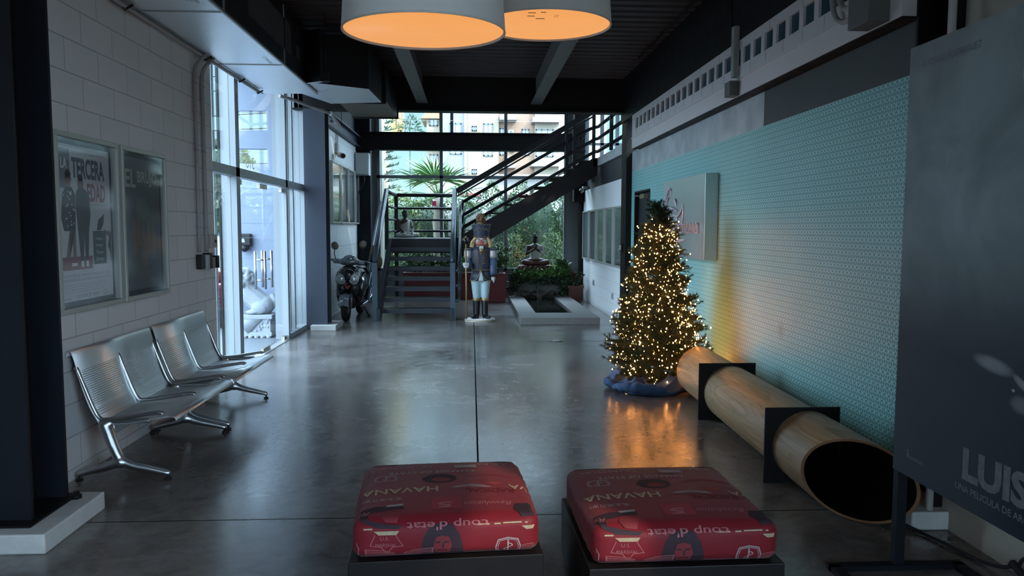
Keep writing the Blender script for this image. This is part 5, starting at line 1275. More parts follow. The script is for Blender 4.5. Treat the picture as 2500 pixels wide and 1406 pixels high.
for y, x0 in ((6.16, 1.90), (4.59, 1.845)):
    g = G(); cx = x0+.24; c = TA+(TB-TA)*((y-TA.y)/(TB.y-TA.y)); r0 = TRD+.001
    sq = []
    for i in range(48):
        a = 2*PI*i/48; ca, sa = math.cos(a), math.sin(a); k = .24/max(abs(ca), abs(sa)); sq.append((cx+ca*k, .24+sa*k))
    ci = [(c.x+r0*math.cos(2*PI*i/48), c.z+r0*math.sin(2*PI*i/48)) for i in range(48)]
    sq[6] = (cx+.24, .48); sq[18] = (cx-.24, .48); sq[30] = (cx-.24, 0); sq[42] = (cx+.24, 0)
    for yy, fl in ((y, 1), (y+.012, -1)):
        A = [g.bm.verts.new((p[0], yy, p[1])) for p in sq]; B = [g.bm.verts.new((p[0], yy, p[1])) for p in ci]
        for i in range(48): g.bm.faces.new((A[i], A[(i+1) % 48], B[(i+1) % 48], B[i]))
        if fl == 1: A0 = A
        else:
            for i in range(48): g.bm.faces.new((A0[i], A0[(i+1) % 48], A[(i+1) % 48], A[i]))
    g.build('support_plate', DECKB, t)
t = thing('power_cord', 'black power cord with inline plug lying beside the tube end', 'cord', (2.4, 3.5, 0))
g = G(); g.tube(smoothpts([(2.30, 3.86, .03), (2.36, 3.74, .012), (2.40, 3.60, .012), (2.44, 3.42, .010), (2.47, 3.30, .03), (2.53, 3.27, .05), (2.535, 3.22, .10), (2.53, 3.0, .12), (2.53, 2.7, .02)], 5), .009, 8); g.build('cable', RUB, t, smooth=True)
g = G(); g.obox((2.505, 3.235, .045), (.03, .09, .03), (.5, 0, .2)); g.build('plug', RUB, t, bevel=.006)
t = thing('floor_outlet', 'small worn metal floor outlet set in the dark floor joint', 'floor outlet', (1.19, 10.62, 0))
g = G(); g.lathe([(.09, 0), (.09, .004), (.07, .006)], (1.19, 10.62, 0), 20, None, 1.2, .8); g.build('ring', M('outlet_dark', (.06, .07, .075), .4, .5), t); g = G(); g.obox((1.20, 10.62, .008), (.10, .06, .006), (0, 0, .3)); g.build('flap', TIN, t)

# ================================================================== CHRISTMAS TREE
TX, TY = 1.90, 7.62
t = thing('christmas_tree', 'narrow artificial green tree beside the patterned wall, standing in blue cloth', 'christmas tree', (TX, TY, 0))
g = G(); g.tube([(TX, TY, .02), (TX, TY, 1.0), (TX, TY, 1.80)], [.025, .02, .006], 10); g.build('trunk', BARK, t)
g = G()
for k in range(4): a = k*PI/2+.4; g.bar((TX, TY, .06), (TX+.24*math.cos(a), TY+.24*math.sin(a), .015), .02, .02)
g.build('stand', BLACKP, t)
tips = []
g = G(); gb = G()
def needles(g, a, b, n, L):
    d = (b-a); 
    for i in range(n):
        p = a+d*(i+random.random())/n
        q = d.normalized()*.75+V((rnd(-1, 1), rnd(-1, 1), rnd(-1, 1))).normalized()
        q.normalize(); w = q.cross(V((rnd(-1, 1), rnd(-1, 1), rnd(-1, 1)))).normalized()*.0030
        e = p+q*L*rnd(.7, 1.2); g.bm.faces.new((g.bm.verts.new(p-w), g.bm.verts.new(e), g.bm.verts.new(p+w)))
def rad(z): 
    f = (z-.16)/(1.85-.16)
    return .49*(1-f)**.80*(1+.10*math.sin(z*26))+.012
nb = 0
z = .13
while z < 1.80:
    R_ = rad(z); cnt = max(4, int(7+R_*26))
    for k in range(cnt):
        a = rnd(0, 2*PI); L = R_*rnd(.78, 1.1); d = V((math.cos(a), math.sin(a), rnd(.05, .40) if z > .24 else rnd(-.12, .15)))
        p0 = V((TX, TY, z+rnd(-.03, .03))); p1 = p0+d*L*.55; p2 = p0+V((d.x*L, d.y*L, d.z*L*.8+rnd(-.02, .05)))
        gb.tube([p0, p1, p2], [.004, .003, .002], 4, caps=False)
        needles(g, p0.lerp(p1, .3), p1, int(60*L/.4)+10, .036); needles(g, p1, p2, int(95*L/.4)+20, .040)
        tips.append(p2)
        for q in range(int(2+L*11)):
            f = rnd(.35, 1.); s = p0.lerp(p1, f*2) if f < .5 else p1.lerp(p2, (f-.5)*2)
            e = s+V((d.x*.5+rnd(-.8, .8), d.y*.5+rnd(-.8, .8), rnd(-.2, .9))).normalized()*rnd(.06, .115)
            gb.tube([s, e], [.002, .0015], 3, caps=False); needles(g, s, e, 46, .034); tips.append(e)
    z += .045
for k in range(4): needles(g, V((TX, TY, 1.70)), V((TX+rnd(-.01, .01), TY, 1.86)), 60, .03)
g.build('needles', [NEEDLE], t, fixn=False); gb.build('branches', BARK, t, fixn=False)
t = thing('string_lights', 'warm white string lights wound all over the christmas tree', 'string lights', (TX, TY, .1))
rb = random.Random(5)
pts = []
for _ in range(1500):
    q_ = rb.random()
    if q_ > .90:  # extra bulbs towards the wall, added to strengthen its glow
        z = .16+1.0*rb.random()**1.3; a = rb.uniform(-1.1, .6); r = rad(z)*rb.uniform(.85, 1.02); p = V((TX+r*math.cos(a), TY+r*math.sin(a), z))
    elif q_ < .60: p = V(rb.choice(tips))+V((rb.uniform(-.03, .03), rb.uniform(-.03, .03), rb.uniform(-.03, .03)))
    else:
        z = .11+1.53*rb.random()**1.3; a = rb.uniform(0, 2*PI); r = rad(z)*rb.uniform(.45, 1.0); p = V((TX+r*math.cos(a), TY+r*math.sin(a), z))
    if p.z > .08 and p.x < 2.52 and p.z < 1.70: pts.append(p)
pts.sort(key=lambda p: p.y)
bulb = None
for p in pts[:100]:
    if bulb is None:
        g = G(); g.ball(p, (.0048, .0048, .007), 8, 6); bulb = g.build('bulb', BULB, t)
        b0 = p
        me = bulb.data; me.transform(Matrix.Translation(-(p-t.location))); bulb.location = p-t.location
    else:
        c = bulb.copy(); COL.objects.link(c); c.parent = t; c.location = p-t.location; s = rb.uniform(.8, 1.25); c.scale = (s, s, s)
g = G()
for p in pts[100:]: s = rb.uniform(.8, 1.2); g.ball(p, (.0046*s, .0046*s, .0065*s), 6, 4)
o = g.build('bulbs', BULB, t, fixn=False); o['kind'] = 'stuff'
g = G(); w = [V((TX+rad(z_)*.93*math.cos(a_), TY+rad(z_)*.93*math.sin(a_), z_)) for z_, a_ in [(.14+1.55*i/420, i*.30) for i in range(420)]]; g.tube([p+V((rb.uniform(-.02, .02), rb.uniform(-.02, .02), rb.uniform(-.02, .02))) for p in w], .0022, 4)
g.tube(smoothpts([(TX-.43, TY-.1, .22), (TX-.46, TY-.14, .30), (TX-.45, TY-.15, .38)]), .002, 4); g.build('wire', WIRE, t)
# blue fleece bunched round the foot
g = G(); rb = random.Random(21)
def cloth(u, v):
    # a dropped blanket: sharp folds running round and outward, the hem tucked under
    a = u*2*PI
    f1 = 1-abs(math.sin(a*2.5+.4+3.1*v+.8*math.sin(a*3))); f2 = 1-abs(math.sin(a*4.5+1.9-4.2*v)); f3 = 1-abs(math.sin(v*7.5+1.1*math.sin(a*2+.7)+.5*math.sin(a*5)))
    hump = math.exp(-((v-.62)/.27)**2)
    z = .012+hump*(.030+.095*f1**1.5+.055*f2**2+.060*f3**2)+.03*(1-v)
    r = (.10+.35*v)*(1+.10*math.sin(a*3+1)+.05*math.sin(a*7+v*5))
    if v > .92: r -= (v-.92)*.7
    return V((TX-.07+r*1.12*math.cos(a), TY-.13+r*1.02*math.sin(a), max(.004, z*(1 if v < .92 else max(0, 1-(v-.92)*12)))))
g.grid(cloth, 230, 44)
for pp, rr in (([(1.40, 7.40, .03), (1.46, 7.22, .06), (1.60, 7.09, .075), (1.78, 7.05, .07), (1.92, 7.12, .04)], .055), ([(1.41, 7.62, .04), (1.37, 7.46, .07), (1.43, 7.32, .05)], .045)):
    p = smoothpts(pp, 6); n = len(p); g.tube([q+V((0, 0, .010*math.sin(i*1.7))) for i, q in enumerate(p)], [rr*(.2+.8*math.sin(PI*(i+.5)/n))*(1+.16*math.sin(i*2.3)) for i in range(n)], 12)
tag(g.build('fleece_blanket', FLEECE, subs=1, smooth=True), 'blue fleece blanket bunched on the floor round the tree foot', 'blanket')

# ================================================================== NUTCRACKER
nx, ny = .155, 13.02
t = thing('nutcracker_figure', 'tall blue uniformed nutcracker figure with staff and plumed hat, beside the stairs', 'nutcracker', (nx, ny, 0))
NB = M('nut_blue', (.046, .054, .082), .38, 0, .15, 14); NBL = M('nut_blue_sleeve', (.075, .105, .165), .35, 0, .1, 10); NT = M('nut_trousers', (.42, .56, .58), .45, 0, .06, 6); NG = M('nut_gold', (.34, .23, .10), .42, .5, .2, 30); NW = M('nut_white', (.66, .64, .60), .5, 0, .08, 14); NS = M('nut_skin', (.62, .50, .42), .5); NR = M('nut_red', (.50, .12, .10), .5); NK = M('nut_black', (.012, .012, .014), .25); NSIL = M('nut_silver', (.50, .46, .45), .5, .3, .5, 60, .6, 90)
g = G(); g.lathe([(.262, 0), (.268, .012), (.262, .03), (.255, .05), (.0, .056)], (nx, ny, 0), 40, None, 1, .8); g.build('base', NW, t)
g = G(); g.lathe([(.266, .018), (.270, .022), (.264, .032)], (nx, ny, 0), 40, None, 1, .8); g.build('base_band', NG, t)
for s in (-1, 1):
    x = nx+s*.072+.01
    g = G(); g.cap((x, ny, .12), (x, ny+.01, .36), .052, .062, 16); g.ball((x+s*.035, ny-.09, .085), (.052, .11, .038), 14, 8, (0, 0, s*.45)); g.box(x-.04, x+.04, ny-.03, ny+.05, .05, .1); g.build('boot', NK, t, remesh=.009, rsmooth=2)
    g = G(); g.lathe([(.064, .355), (.066, .36), (.066, .395), (.062, .40)], (x, ny, 0), 20); g.build('boot_cuff', NG, t)
g = G()
for s in (-1, 1): x = nx+s*.072+.01; g.cap((x, ny, .41), (x+s*.010, ny, .70), .062, .088, 16)
g.ball((nx+.01, ny, .74), (.155, .10, .10)); g.build('trousers', NT, t, remesh=.012, rsmooth=3)
g = G(); g.lathe([(.12, .84), (.145, .88), (.15, .95), (.165, 1.10), (.17, 1.2), (.15, 1.27), (.07, 1.29)], (nx+.01, ny, 0), 32, None, 1, .70); g.lathe([(.19, .70), (.175, .78), (.148, .88)], (nx+.01, ny+.012, 0), 32, None, 1, .72); jk = g.build('jacket', NB, t)
g = G()
for s in (-1, 1):
    for k in range(16): z = .90+k*.022; xx = nx+.01+s*(.012+.055*max(0, (z-.95))/.3); g.ball((xx, ny-.112-.012*(k/16), z), .0065, 6, 4)
    for k in range(7): z = .99+k*.036; g.tube([(nx+.01+s*.03, ny-.122, z), (nx+.01+s*.075, ny-.115, z+.018), (nx+.01+s*.115, ny-.09, z+.005)], .004, 5)
    g.tube(smoothpts([(nx+.01+s*.006, ny-.112, .89), (nx+.01+s*.03, ny-.122, .80), (nx+.01+s*.08, ny-.130, .725), (nx+.01+s*.15, ny-.10, .705), (nx+.01+s*.185, ny, .71)]), .007, 6)
for k in range(22): a = PI+PI*k/21; g.ball((nx+.01+.150*math.cos(a), ny+.106*math.sin(a), .885), .009, 6, 4)
g.build('gold_braid', NG, jk)
g = G(); g.prism([(-.045, .705), (.045, .705), (.02, .80), (0, .87), (-.02, .80)], (nx+.012, ny-.120, 0), (1, 0, 0), (0, 0, 1), (0, -1, 0), .006); g.build('trouser_front', NT, jk)
for s in (-1, 1):
    xs = nx+.01+s*.212
    g = G(); g.lathe([(.062, .80), (.066, .84), (.064, 1.10)], (xs, ny, 0), 18) if s > 0 else g.tube(smoothpts([(xs+.005, ny, 1.12), (xs, ny-.01, 1.02), (xs+.01, ny-.10, .96), (xs-.02, ny-.15, .965)]), .058, 14)
    g.build('sleeve', NBL, t, smooth=True)
    g = G(); g.lathe([(.070, 1.09), (.074, 1.13), (.074, 1.20), (.06, 1.235)], (xs, ny, 0), 18); g.build('epaulette', NSIL, t)
    g = G(); g.box(xs-.075, xs+.075, ny-.08, ny+.08, 1.225, 1.25); g.build('shoulder_board', NB, t, bevel=.01)
g = G(); g.tube([(nx+.222, ny, .775), (nx+.222, ny, .805)], .068, 16); g.build('cuff', NK, t)
def hand(g, c, ax, curl, s=1.):
    # palm with four fingers and a thumb; ax = direction of the fingers
    c = V(c); ax = V(ax).normalized(); side = V((0, 1, 0)) if abs(ax.y) < .8 else V((1, 0, 0)); nn = ax.cross(side).normalized()
    g.ball(c, (.045*s, .045*s, .045*s), 12, 8)
    for i in range(4):
        o = c+side*(-.030+.020*i)*s; L = (.040, .052, .050, .038)[i]*s
        p = [o+ax*.02*s, o+ax*(.02*s+L*.6)+nn*curl*.012*s, o+ax*(.02*s+L)+nn*curl*.040*s]; g.tube(p, [.0115*s, .0105*s, .009*s], 8); g.ball(p[2], .0092*s, 8, 6); g.ball(p[1], .0107*s, 8, 6)
    p = [c+side*-.03*s, c+side*-.05*s+ax*.018*s+nn*curl*.02*s, c+side*-.046*s+ax*.04*s+nn*curl*.036*s]; g.tube(p, [.012*s, .011*s, .009*s], 8); g.ball(p[2], .0095*s, 8, 6)
g = G(); hand(g, (nx+.222, ny, .735), (0, 0, -1), .4, 1.0); g.build('hand', NW, t, remesh=.006, rsmooth=1)
g = G(); hand(g, (nx-.232, ny-.165, .965), (0, -1, 0), 1.0, 1.15); g.ball((nx-.235, ny-.165, .965), (.055, .055, .048)); g.build('hand', NW, t, remesh=.006, rsmooth=1)
g = G(); g.tube([(nx-.235, ny-.18, .055), (nx-.243, ny-.18, 1.33)], .014, 10); st = g.build('staff', NG, t)
g = G(); g.ball((nx-.243, ny-.18, 1.385), (.056, .056, .056), 16, 10); g.build('staff_orb', NK, st); g = G(); g.lathe([(.03, 1.41), (.02, 1.44), (.028, 1.445), (.0, 1.47)], (nx-.243, ny-.18, 0), 10)
for k in range(6): a = k*1.047; g.tube(smoothpts([(nx-.243+.057*math.cos(a), ny-.18+.057*math.sin(a), 1.385), (nx-.243+.045*math.cos(a), ny-.18+.045*math.sin(a), 1.42), (nx-.243, ny-.18, 1.445)]), .004, 5)
g.build('orb_gilding', NG, st)
g = G(); g.lathe([(.09, 1.275), (.112, 1.30), (.118, 1.36), (.118, 1.43), (.10, 1.45)], (nx+.02, ny, 0), 28, None, 1, .92); hd = g.build('head', NS, t)
hx, hy = nx+.02, ny-.108
g = G(); g.prism([(-.016, 1.405), (.016, 1.405), (.034, 1.325), (0, 1.318), (-.034, 1.325)], (hx-.012, hy+.005, 0), (1, 0, 0), (0, 0, 1), (0, -1, 0), .034); g.build('nose', NR, hd, bevel=.008)
g = G()
for s in (-1, 1): g.ball((hx+s*.06, hy+.018, 1.338), (.030, .014, .022), 12, 8)
g.build('cheek', M('nut_cheek', (.62, .24, .22), .5), hd)
g = G()
for s in (-1, 1): g.ball((hx+s*.05, hy+.012, 1.383), (.020, .010, .014), 12, 8)
g.build('eye', NW, hd)
g = G()
for s in (-1, 1): g.ball((hx+s*.048, hy+.003, 1.382), (.009, .006, .010), 10, 6)
g.build('iris', M('nut_iris', (.03, .10, .11), .3), hd)
g = G()
for s in (-1, 1): g.tube([(hx+s*.022, hy+.004, 1.405), (hx+s*.055, hy+.006, 1.418), (hx+s*.09, hy+.03, 1.41)], [.005, .008, .004], 6)
g.build('eyebrow', NK, hd)
g = G()
for s in (-1, 1): g.tube(smoothpts([(hx, hy-.012, 1.318), (hx+s*.04, hy-.014, 1.305), (hx+s*.075, hy+.002, 1.315), (hx+s*.10, hy+.02, 1.33)]), [.013]*13, 8)
g.build('moustache', M('nut_moustache', (.20, .07, .04), .5), hd)
g = G(); g.box(hx-.035, hx+.035, hy-.02, hy+.02, 1.235, 1.30); g.build('teeth', NW, hd, bevel=.006); g = G(); g.cap((hx, hy-.015, 1.22), (hx, hy-.01, 1.17), .038, .02, 12); g.build('beard', NG, hd, smooth=True)
g = G()
for s in (-1, 1):
    for k in range(5): a = (.25+.28*k); p = smoothpts([(hx+s*.10, ny-.06+.035*k, 1.44), (hx+s*(.135+.006*k), ny-.06+.038*k, 1.36), (hx+s*(.15+.006*k), ny-.06+.04*k, 1.27)]); g.tube(p, [.018+.012*i/len(p) for i in range(len(p))], 8)
g.build('hair', M('nut_hair', (.62, .46, .22), .5, 0, .3, 30), hd)
g = G(); g.lathe([(.125, 1.435), (.128, 1.45), (.135, 1.52), (.158, 1.655), (.160, 1.665), (.02, 1.67)], (hx, ny, 0), 32, None, 1, .95); ht = g.build('hat', NB, t)
g = G()
for k in range(30): a = 2*PI*k/30; g.ball((hx+.158*math.cos(a), ny+.151*math.sin(a), 1.663), .007, 6, 4)
for k in range(24): a = PI+PI*k/23; g.ball((hx+.130*math.cos(a), ny+.125*math.sin(a), 1.455+.008*(k % 2)), .007, 6, 4)
for k in range(9): a = PI*1.25+PI*.5*k/8; g.ball((hx+.150*math.cos(a), ny+.143*math.sin(a), 1.56+.022*math.sin(k*1.57)**2+.02*(1-abs(k-4)/4)), (.011, .007, .011), 8, 5)
g.build('hat_trim', NG, ht)
g = G(); g.lathe([(.02, 1.64), (.045, 1.66), (.05, 1.70)], (hx-.01, ny-.10, 0), 12); g.ball((hx-.01, ny-.09, 1.75), (.06, .05, .07))
for k in range(60):
    a = rnd(0, 2*PI); e = rnd(-.5, 1.4); p = V((hx-.01+.068*math.cos(a)*math.cos(e), ny-.09+.055*math.sin(a)*math.cos(e), 1.755+.075*math.sin(e))); g.ball(p, (.018, .016, .026), 6, 5, (rnd(-.6, .6), rnd(-.6, .6), 0))
g.build('plume', M('nut_plume', (.20, .11, .06), .6, .2, .4, 40), ht)

# ================================================================== SEATED STATUES
def buddha(c, H_, yaw, name, label, praying, mound, lap=None):
    """seated figure of total height H_, built facing -y then turned"""
    s = H_; t = thing(name, label, 'statue', c)
    R = Matrix.Rotation(yaw, 3, 'Z'); c = V(c)
    def P(x, y, z): return c+R @ V((x*s, y*s, z*s))
    b0 = .16 if mound else 0.
    k = 1-b0
    def Q(x, y, z): return P(x*k, y*k, b0+z*k)
    if mound:
        g = G(); g.lathe([(.42*s, 0), (.44*s, .05*s), (.40*s, .13*s), (.30*s, .17*s), (0, .175*s)], c, 24, R, 1, .75)
        for i in range(20): a = 2*PI*i/20; g.ball(P(.41*math.cos(a), .31*math.sin(a), .09), (.06*s, .05*s, .07*s), 8, 6)
        g.build('lotus_base', M('statue_base_brown', (.09, .035, .025), .5, 0, .25, 15), t, smooth=True)
    g = G(); kk = s*k
    g.ball(Q(0, 0, .13), (.24*kk, .19*kk, .13*kk), 16, 10, R); g.cap(Q(0, 0, .16), Q(0, .01, .52), .155*kk, .165*kk, 16); g.ball(Q(0, .01, .56), (.22*kk, .115*kk, .09*kk), 16, 10, R)
    g.cap(Q(0, 0, .60), Q(0, -.005, .74), .055*kk, .05*kk); g.ball(Q(0, -.01, .80), (.092*kk, .105*kk, .12*kk), 16, 10, R); g.ball(Q(0, -.02, .745), (.065*kk, .075*kk, .055*kk), 12, 8, R)
    g.ball(Q(0, .01, .845), (.098*kk, .108*kk, .095*kk), 14, 10, R); g.ball(Q(0, .015, .945), .048*kk); g.ball(Q(0, -.115, .785), (.016*kk, .025*kk, .028*kk), 8, 6, R)
    for q in (-1, 1):
        g.ball(Q(q*.094, 0, .775), (.014*kk, .022*kk, .05*kk), 8, 6, R)
        g.cap(Q(q*.13, -.02, .11), Q(q*.36, -.16, .09), .105*kk, .085*kk); g.cap(Q(q*.36, -.16, .085), Q(-q*.05, -.28, .06), .08*kk, .055*kk); g.ball(Q(-q*.10, -.28, .055), (.07*kk, .05*kk, .04*kk), 10, 6, R)
        if praying:
            g.cap(Q(q*.21, 0, .56), Q(q*.245, -.06, .36), .062*kk, .052*kk); g.cap(Q(q*.245, -.06, .36), Q(q*.035, -.21, .50), .05*kk, .036*kk)
            g.cap(Q(q*.022, -.22, .50), Q(q*.018, -.23, .60), .034*kk, .026*kk)
            for i in range(4): g.cap(Q(q*.014, -.205-.022*i, .59), Q(q*.010, -.21-.022*i, .675-.012*abs(i-1.5)), .012*kk, .009*kk, 8)
            g.cap(Q(q*.03, -.20, .53), Q(q*.03, -.175, .59), .013*kk, .010*kk, 8)
        else:
            g.cap(Q(q*.21, 0, .56), Q(q*.255, -.04, .33), .062*kk, .052*kk); g.cap(Q(q*.255, -.04, .33), Q(q*.17, -.24, .17), .05*kk, .036*kk); g.ball(Q(q*.16, -.265, .155), (.045*kk, .05*kk, .025*kk), 10, 6, R)
            for i in range(4): g.cap(Q(q*(.13+.025*i), -.28, .15), Q(q*(.12+.028*i), -.345, .125), .013*kk, .010*kk, 8)
            g.cap(Q(q*.115, -.25, .155), Q(q*.08, -.28, .15), .013*kk, .01*kk, 8)
    def mf(p, n):
        q = (R.transposed() @ (p-c))/s; z = (q.z-b0)/k; x = q.x/k; y = q.y/k
        if z > .80 and (y > -.085 or z > .865): return 1
        if lap and z < .19: return 3
        if z < .60:
            arm = math.hypot(x, y) > .20 and z > .17 and (x < -.16 or (x > .21 and z < .40 and y < -.03))
            if arm and not (praying and x > 0): return 0
            if praying and y < -.17 and z > .36: return 0
            if z < .62 and (x*.55+(.585-z) > .035 or z < .30): return 2
        return 0
    g.build('statue_body', [SKIND, SKINK, ROBE]+([lap] if lap else []), t, remesh=.010*s*1.2, rsmooth=3, matfn=mf)
    g = G()
    for i in range(60):
        a, e = rnd(0, 2*PI), rnd(.1, 1.5); p = Q(.098*math.cos(a)*math.cos(e), .01+.108*math.sin(a)*math.cos(e), .85+.098*math.sin(e)); g.ball(p, .013*kk, 6, 4)
    g.build('hair_curls', SKINK, t, smooth=True)
    g = G()
    for q in (-1, 1): g.tube([Q(q*.015, -.108, .812), Q(q*.04, -.112, .822), Q(q*.07, -.085, .812)], .006*kk, 6); g.tube([Q(q*.018, -.112, .792), Q(q*.04, -.110, .786), Q(q*.062, -.092, .792)], .006*kk, 6)
    g.tube([Q(-.03, -.095, .735), Q(0, -.103, .73), Q(.03, -.095, .735)], .007*kk, 6)
    g.build('face_lines', SKINK, t, smooth=True)
    return t
buddha((-1.42, 16.45, 1.39), .62, .55, 'seated_statue', 'seated dark statue in a pale robe on the stair landing', False, False)
buddha((1.43, 16.95, .64), .86, 0., 'praying_statue', 'statue with praying hands on a red brown base above the pond', True, True, M('statue_skirt', (.085, .028, .022), .5, 0, .2, 15))

# ================================================================== POND, FOUNTAIN AND PLANTS
g = G(); z = .115
g.box(.82, 2.15, 12.48, 13.25, 0, z); g.box(.82, 1.14, 13.25, 16.57, 0, z); g.box(1.80, 2.15, 13.25, 16.57, 0, z); g.box(1.14, 1.80, 13.25, 16.57, -.02, .012)
t = thing('pond', 'low concrete rimmed rectangular pond in the corner by the window', 'pond', (1.48, 14.6, 0))
g.build('rim', CONC, t, bevel=.006)
g = G(); g.box(1.14, 1.80, 13.25, 16.57, .012, .075); g.build('water', WATER, t)
t = thing('fountain_block', 'mossy stone fountain block carrying the praying statue', 'fountain', (1.45, 16.9, 0))
g = G(); g.box(.97, 2.05, 16.62, 17.34, 0, .62); g.box(.93, 2.09, 16.58, 17.36, .56, .64); g.build('stone_block', CONCD, t, bevel=.012)
g = G(); g.tube(smoothpts([(1.44, 16.62, .30), (1.44, 16.5, .32), (1.44, 16.44, .27), (1.44, 16.42, .08)]), .014, 8); g.build('spout', M('spout_bronze', (.12, .13, .12), .4, .6), t, smooth=True)
g = G()
for k in range(26): g.ball((1.47+rnd(-.36, .36), 16.52+rnd(-.1, .08), rnd(.08, .20)), (rnd(.05, .10), rnd(.05, .09), rnd(.04, .07)), 8, 6)
g.build('rocks', M('wet_rock', (.06, .06, .05), .5, 0, .4, 14), t, remesh=.02, rsmooth=1)
def vine(name, label, pts, n, L, w, mats, spread=.09):
    t = thing(name, label, 'plant', pts[0])
    g = G(); paths = [pts]
    def fn():
        q = random.choice(segs); f = random.random(); p = q[0].lerp(q[1], f)+V((rnd(-1, 1), rnd(-1, 1), rnd(-1, 1)))*spread
        return p, V((rnd(-1, 1), rnd(-1.2, .4), rnd(-.8, .8)))
    segs = [(V(a), V(b)) for a, b in zip(pts, pts[1:])]
    leaves(g, n, fn, L, w, .7); g.build('foliage', list(mats), t, fixn=False)
    g = G(); g.tube(pts, .012, 6); g.build('stem', LEAFD, t); return t
vine('pothos_plant', 'trailing light green plant spilling over the top of the fountain block', [(.92, 16.52, .60), (1.2, 16.5, .62), (1.5, 16.5, .60), (1.8, 16.5, .63), (2.05, 16.55, .66), (2.12, 16.6, .58)], 900, .085, .058, (M('leaf_lime', (.10, .24, .05), .45, 0, .35, 14), LEAFG, LEAFO), .07)
vine('pothos_plant', 'darker hanging foliage down the face of the fountain block', [(.95, 16.5, .62), (.92, 16.5, .45), (.9, 16.5, .25), (1.0, 16.52, .5), (1.3, 16.5, .48), (1.7, 16.5, .45), (2.0, 16.5, .5), (2.1, 16.5, .3), (2.0, 16.5, .2)], 800, .075, .05, (LEAFD, LEAFD, LEAFO), .09)
vine('tall_pothos', 'upright leafy stems at the right end of the fountain block', [(2.0, 16.6, .62), (2.05, 16.6, .80), (1.95, 16.62, .84), (2.12, 16.6, .74)], 260, .10, .06, (LEAFG, LEAFO, LEAFG), .08)
t = thing('flower_pot', 'square dark terracotta planter in the corner right of the fountain', 'planter', (2.33, 16.6, 0))
g = G(); g.lathe([(.19, 0), (.235, .30), (.25, .30), (.25, .35), (.225, .35), (.215, .31), (.0, .31)], (2.28, 16.55, 0), 4, Matrix.Rotation(PI/4, 3, 'Z')); g.build('pot', TERRA, t, smooth=False)
g = G(); g.box(2.14, 2.42, 16.41, 16.69, .29, .315); g.build('soil', SOIL, t)
vine('croton_plant', 'dark reddish leafy plant in the corner planter', [(2.28, 16.55, .32), (2.28, 16.52, .50), (2.2, 16.5, .56), (2.36, 16.5, .52), (2.24, 16.5, .42)], 320, .11, .04, (LEAFD, M('leaf_red', (.16, .06, .045), .5, 0, .3, 12), LEAFO), .09)
t = thing('trough_planter', 'long dark red planter behind the stairs', 'planter', (-.6, 17.0, 0))
g = G(); g.box(-1.50, .05, 17.03, 17.36, 0, .54); g.box(-1.53, .08, 17.01, 17.38, .54, .60); g.build('trough', REDP, t, bevel=.006); g = G(); g.box(-1.47, .02, 17.06, 17.33, .56, .602); g.build('soil', SOIL, t)
t = thing('square_planter', 'square red planter behind the nutcracker', 'planter', (.5, 16.6, 0))
g = G(); g.box(.26, .74, 16.35, 16.83, 0, .58); g.box(.25, .75, 16.34, 16.84, .58, .62); g.build('box', REDP, t, bevel=.006); g = G(); g.box(.29, .71, 16.38, 16.80, .6, .622); g.build('soil', SOIL, t)
def blades(name, label, c, n, H_, sp, mats, w=.035):
    t = thing(name, label, 'plant', c); g = G()
    for _ in range(n):
        a = rnd(0, 2*PI); r = rnd(0, sp*.35); p = V(c)+V((math.cos(a)*r*2, math.sin(a)*r*.6, 0)); h = H_*rnd(.45, 1.05)
        top = p+V((math.cos(a)*sp*.5, math.sin(a)*sp*.4, h)); g.mi = 1
        g.tube([p, p.lerp(top, .5)+V((0, 0, .03)), top], [.006, .005, .003], 4, caps=False)
        for q in range(11):
            f = .25+.75*q/10; g.mi = random.choice((0, 0, 1)); g.leaf(p.lerp(top, f), (rnd(-1, 1), rnd(-1, 1), rnd(.0, 1.)), rnd(.10, .19), w)
    g.mi = 0
    g.build('foliage', mats, t, fixn=False); return t
blades('bamboo_plant', 'bushy narrow leaved plant growing from the square red planter', (.5, 16.58, .62), 26, .62, .34, [LEAFG, LEAFD])
for x, lb in ((-1.2, 'left'), (-.72, 'middle'), (-.22, 'right')):
    blades('strap_leaf_plant', 'grassy green plant in the long red planter, '+lb+' of three', (x, 17.2, .60), 20, .46, .36, [LEAFG, LEAFD], .03)

# ================================================================== SCOOTER
sx, sy = -2.10, 12.95
t = thing('motor_scooter', 'dark motor scooter parked against the left rear wall by the stairs', 'scooter', (sx, sy+.6, 0))
SB = M('scooter_dark', (.020, .020, .022), .22, .3, .2, 10, coat=.5); SG = M('scooter_grey', (.16, .175, .19), .25, .4, .15, 8, coat=.4); SK = M('scooter_black', (.008, .008, .008), .5); LENS = M('headlight_lens', (.45, .48, .48), .08, .5); SR = M('scooter_red', (.25, .03, .03), .35)
def wheel(name, y):
    g = G(); R = Matrix.Rotation(PI/2, 3, 'Y'); g.lathe([(.13, -.045), (.20, -.055), (.232, -.03), (.238, 0), (.232, .03), (.20, .055), (.13, .045)], (sx-.03 if y < 13.5 else sx+.02, y, .238), 28, R)
    w = g.build(name, RUB, t); g = G(); g.lathe([(.02, -.05), (.05, -.055), (.13, -.04), (.14, 0), (.13, .04), (.05, .055), (.02, .05)], (sx-.03 if y < 13.5 else sx+.02, y, .238), 16, R); g.build('rim', SG, w)
wheel('front_wheel', 12.98); wheel('rear_wheel', 14.25)
g = G()
for s in (-1, 1): g.tube([(sx-.03+s*.085, 12.98, .238), (sx-.03+s*.085, 13.03, .45), (sx-.03+s*.07, 13.12, .62)], .022, 8)
g.build('front_fork', SG, t)
g = G()
def fend(u, v):
    a = .25+2.2*u; r = .268; return V((sx-.03+(v-.5)*.17, 12.98-r*math.cos(a)*1.0, .238+r*math.sin(a)-abs(v-.5)*.05))
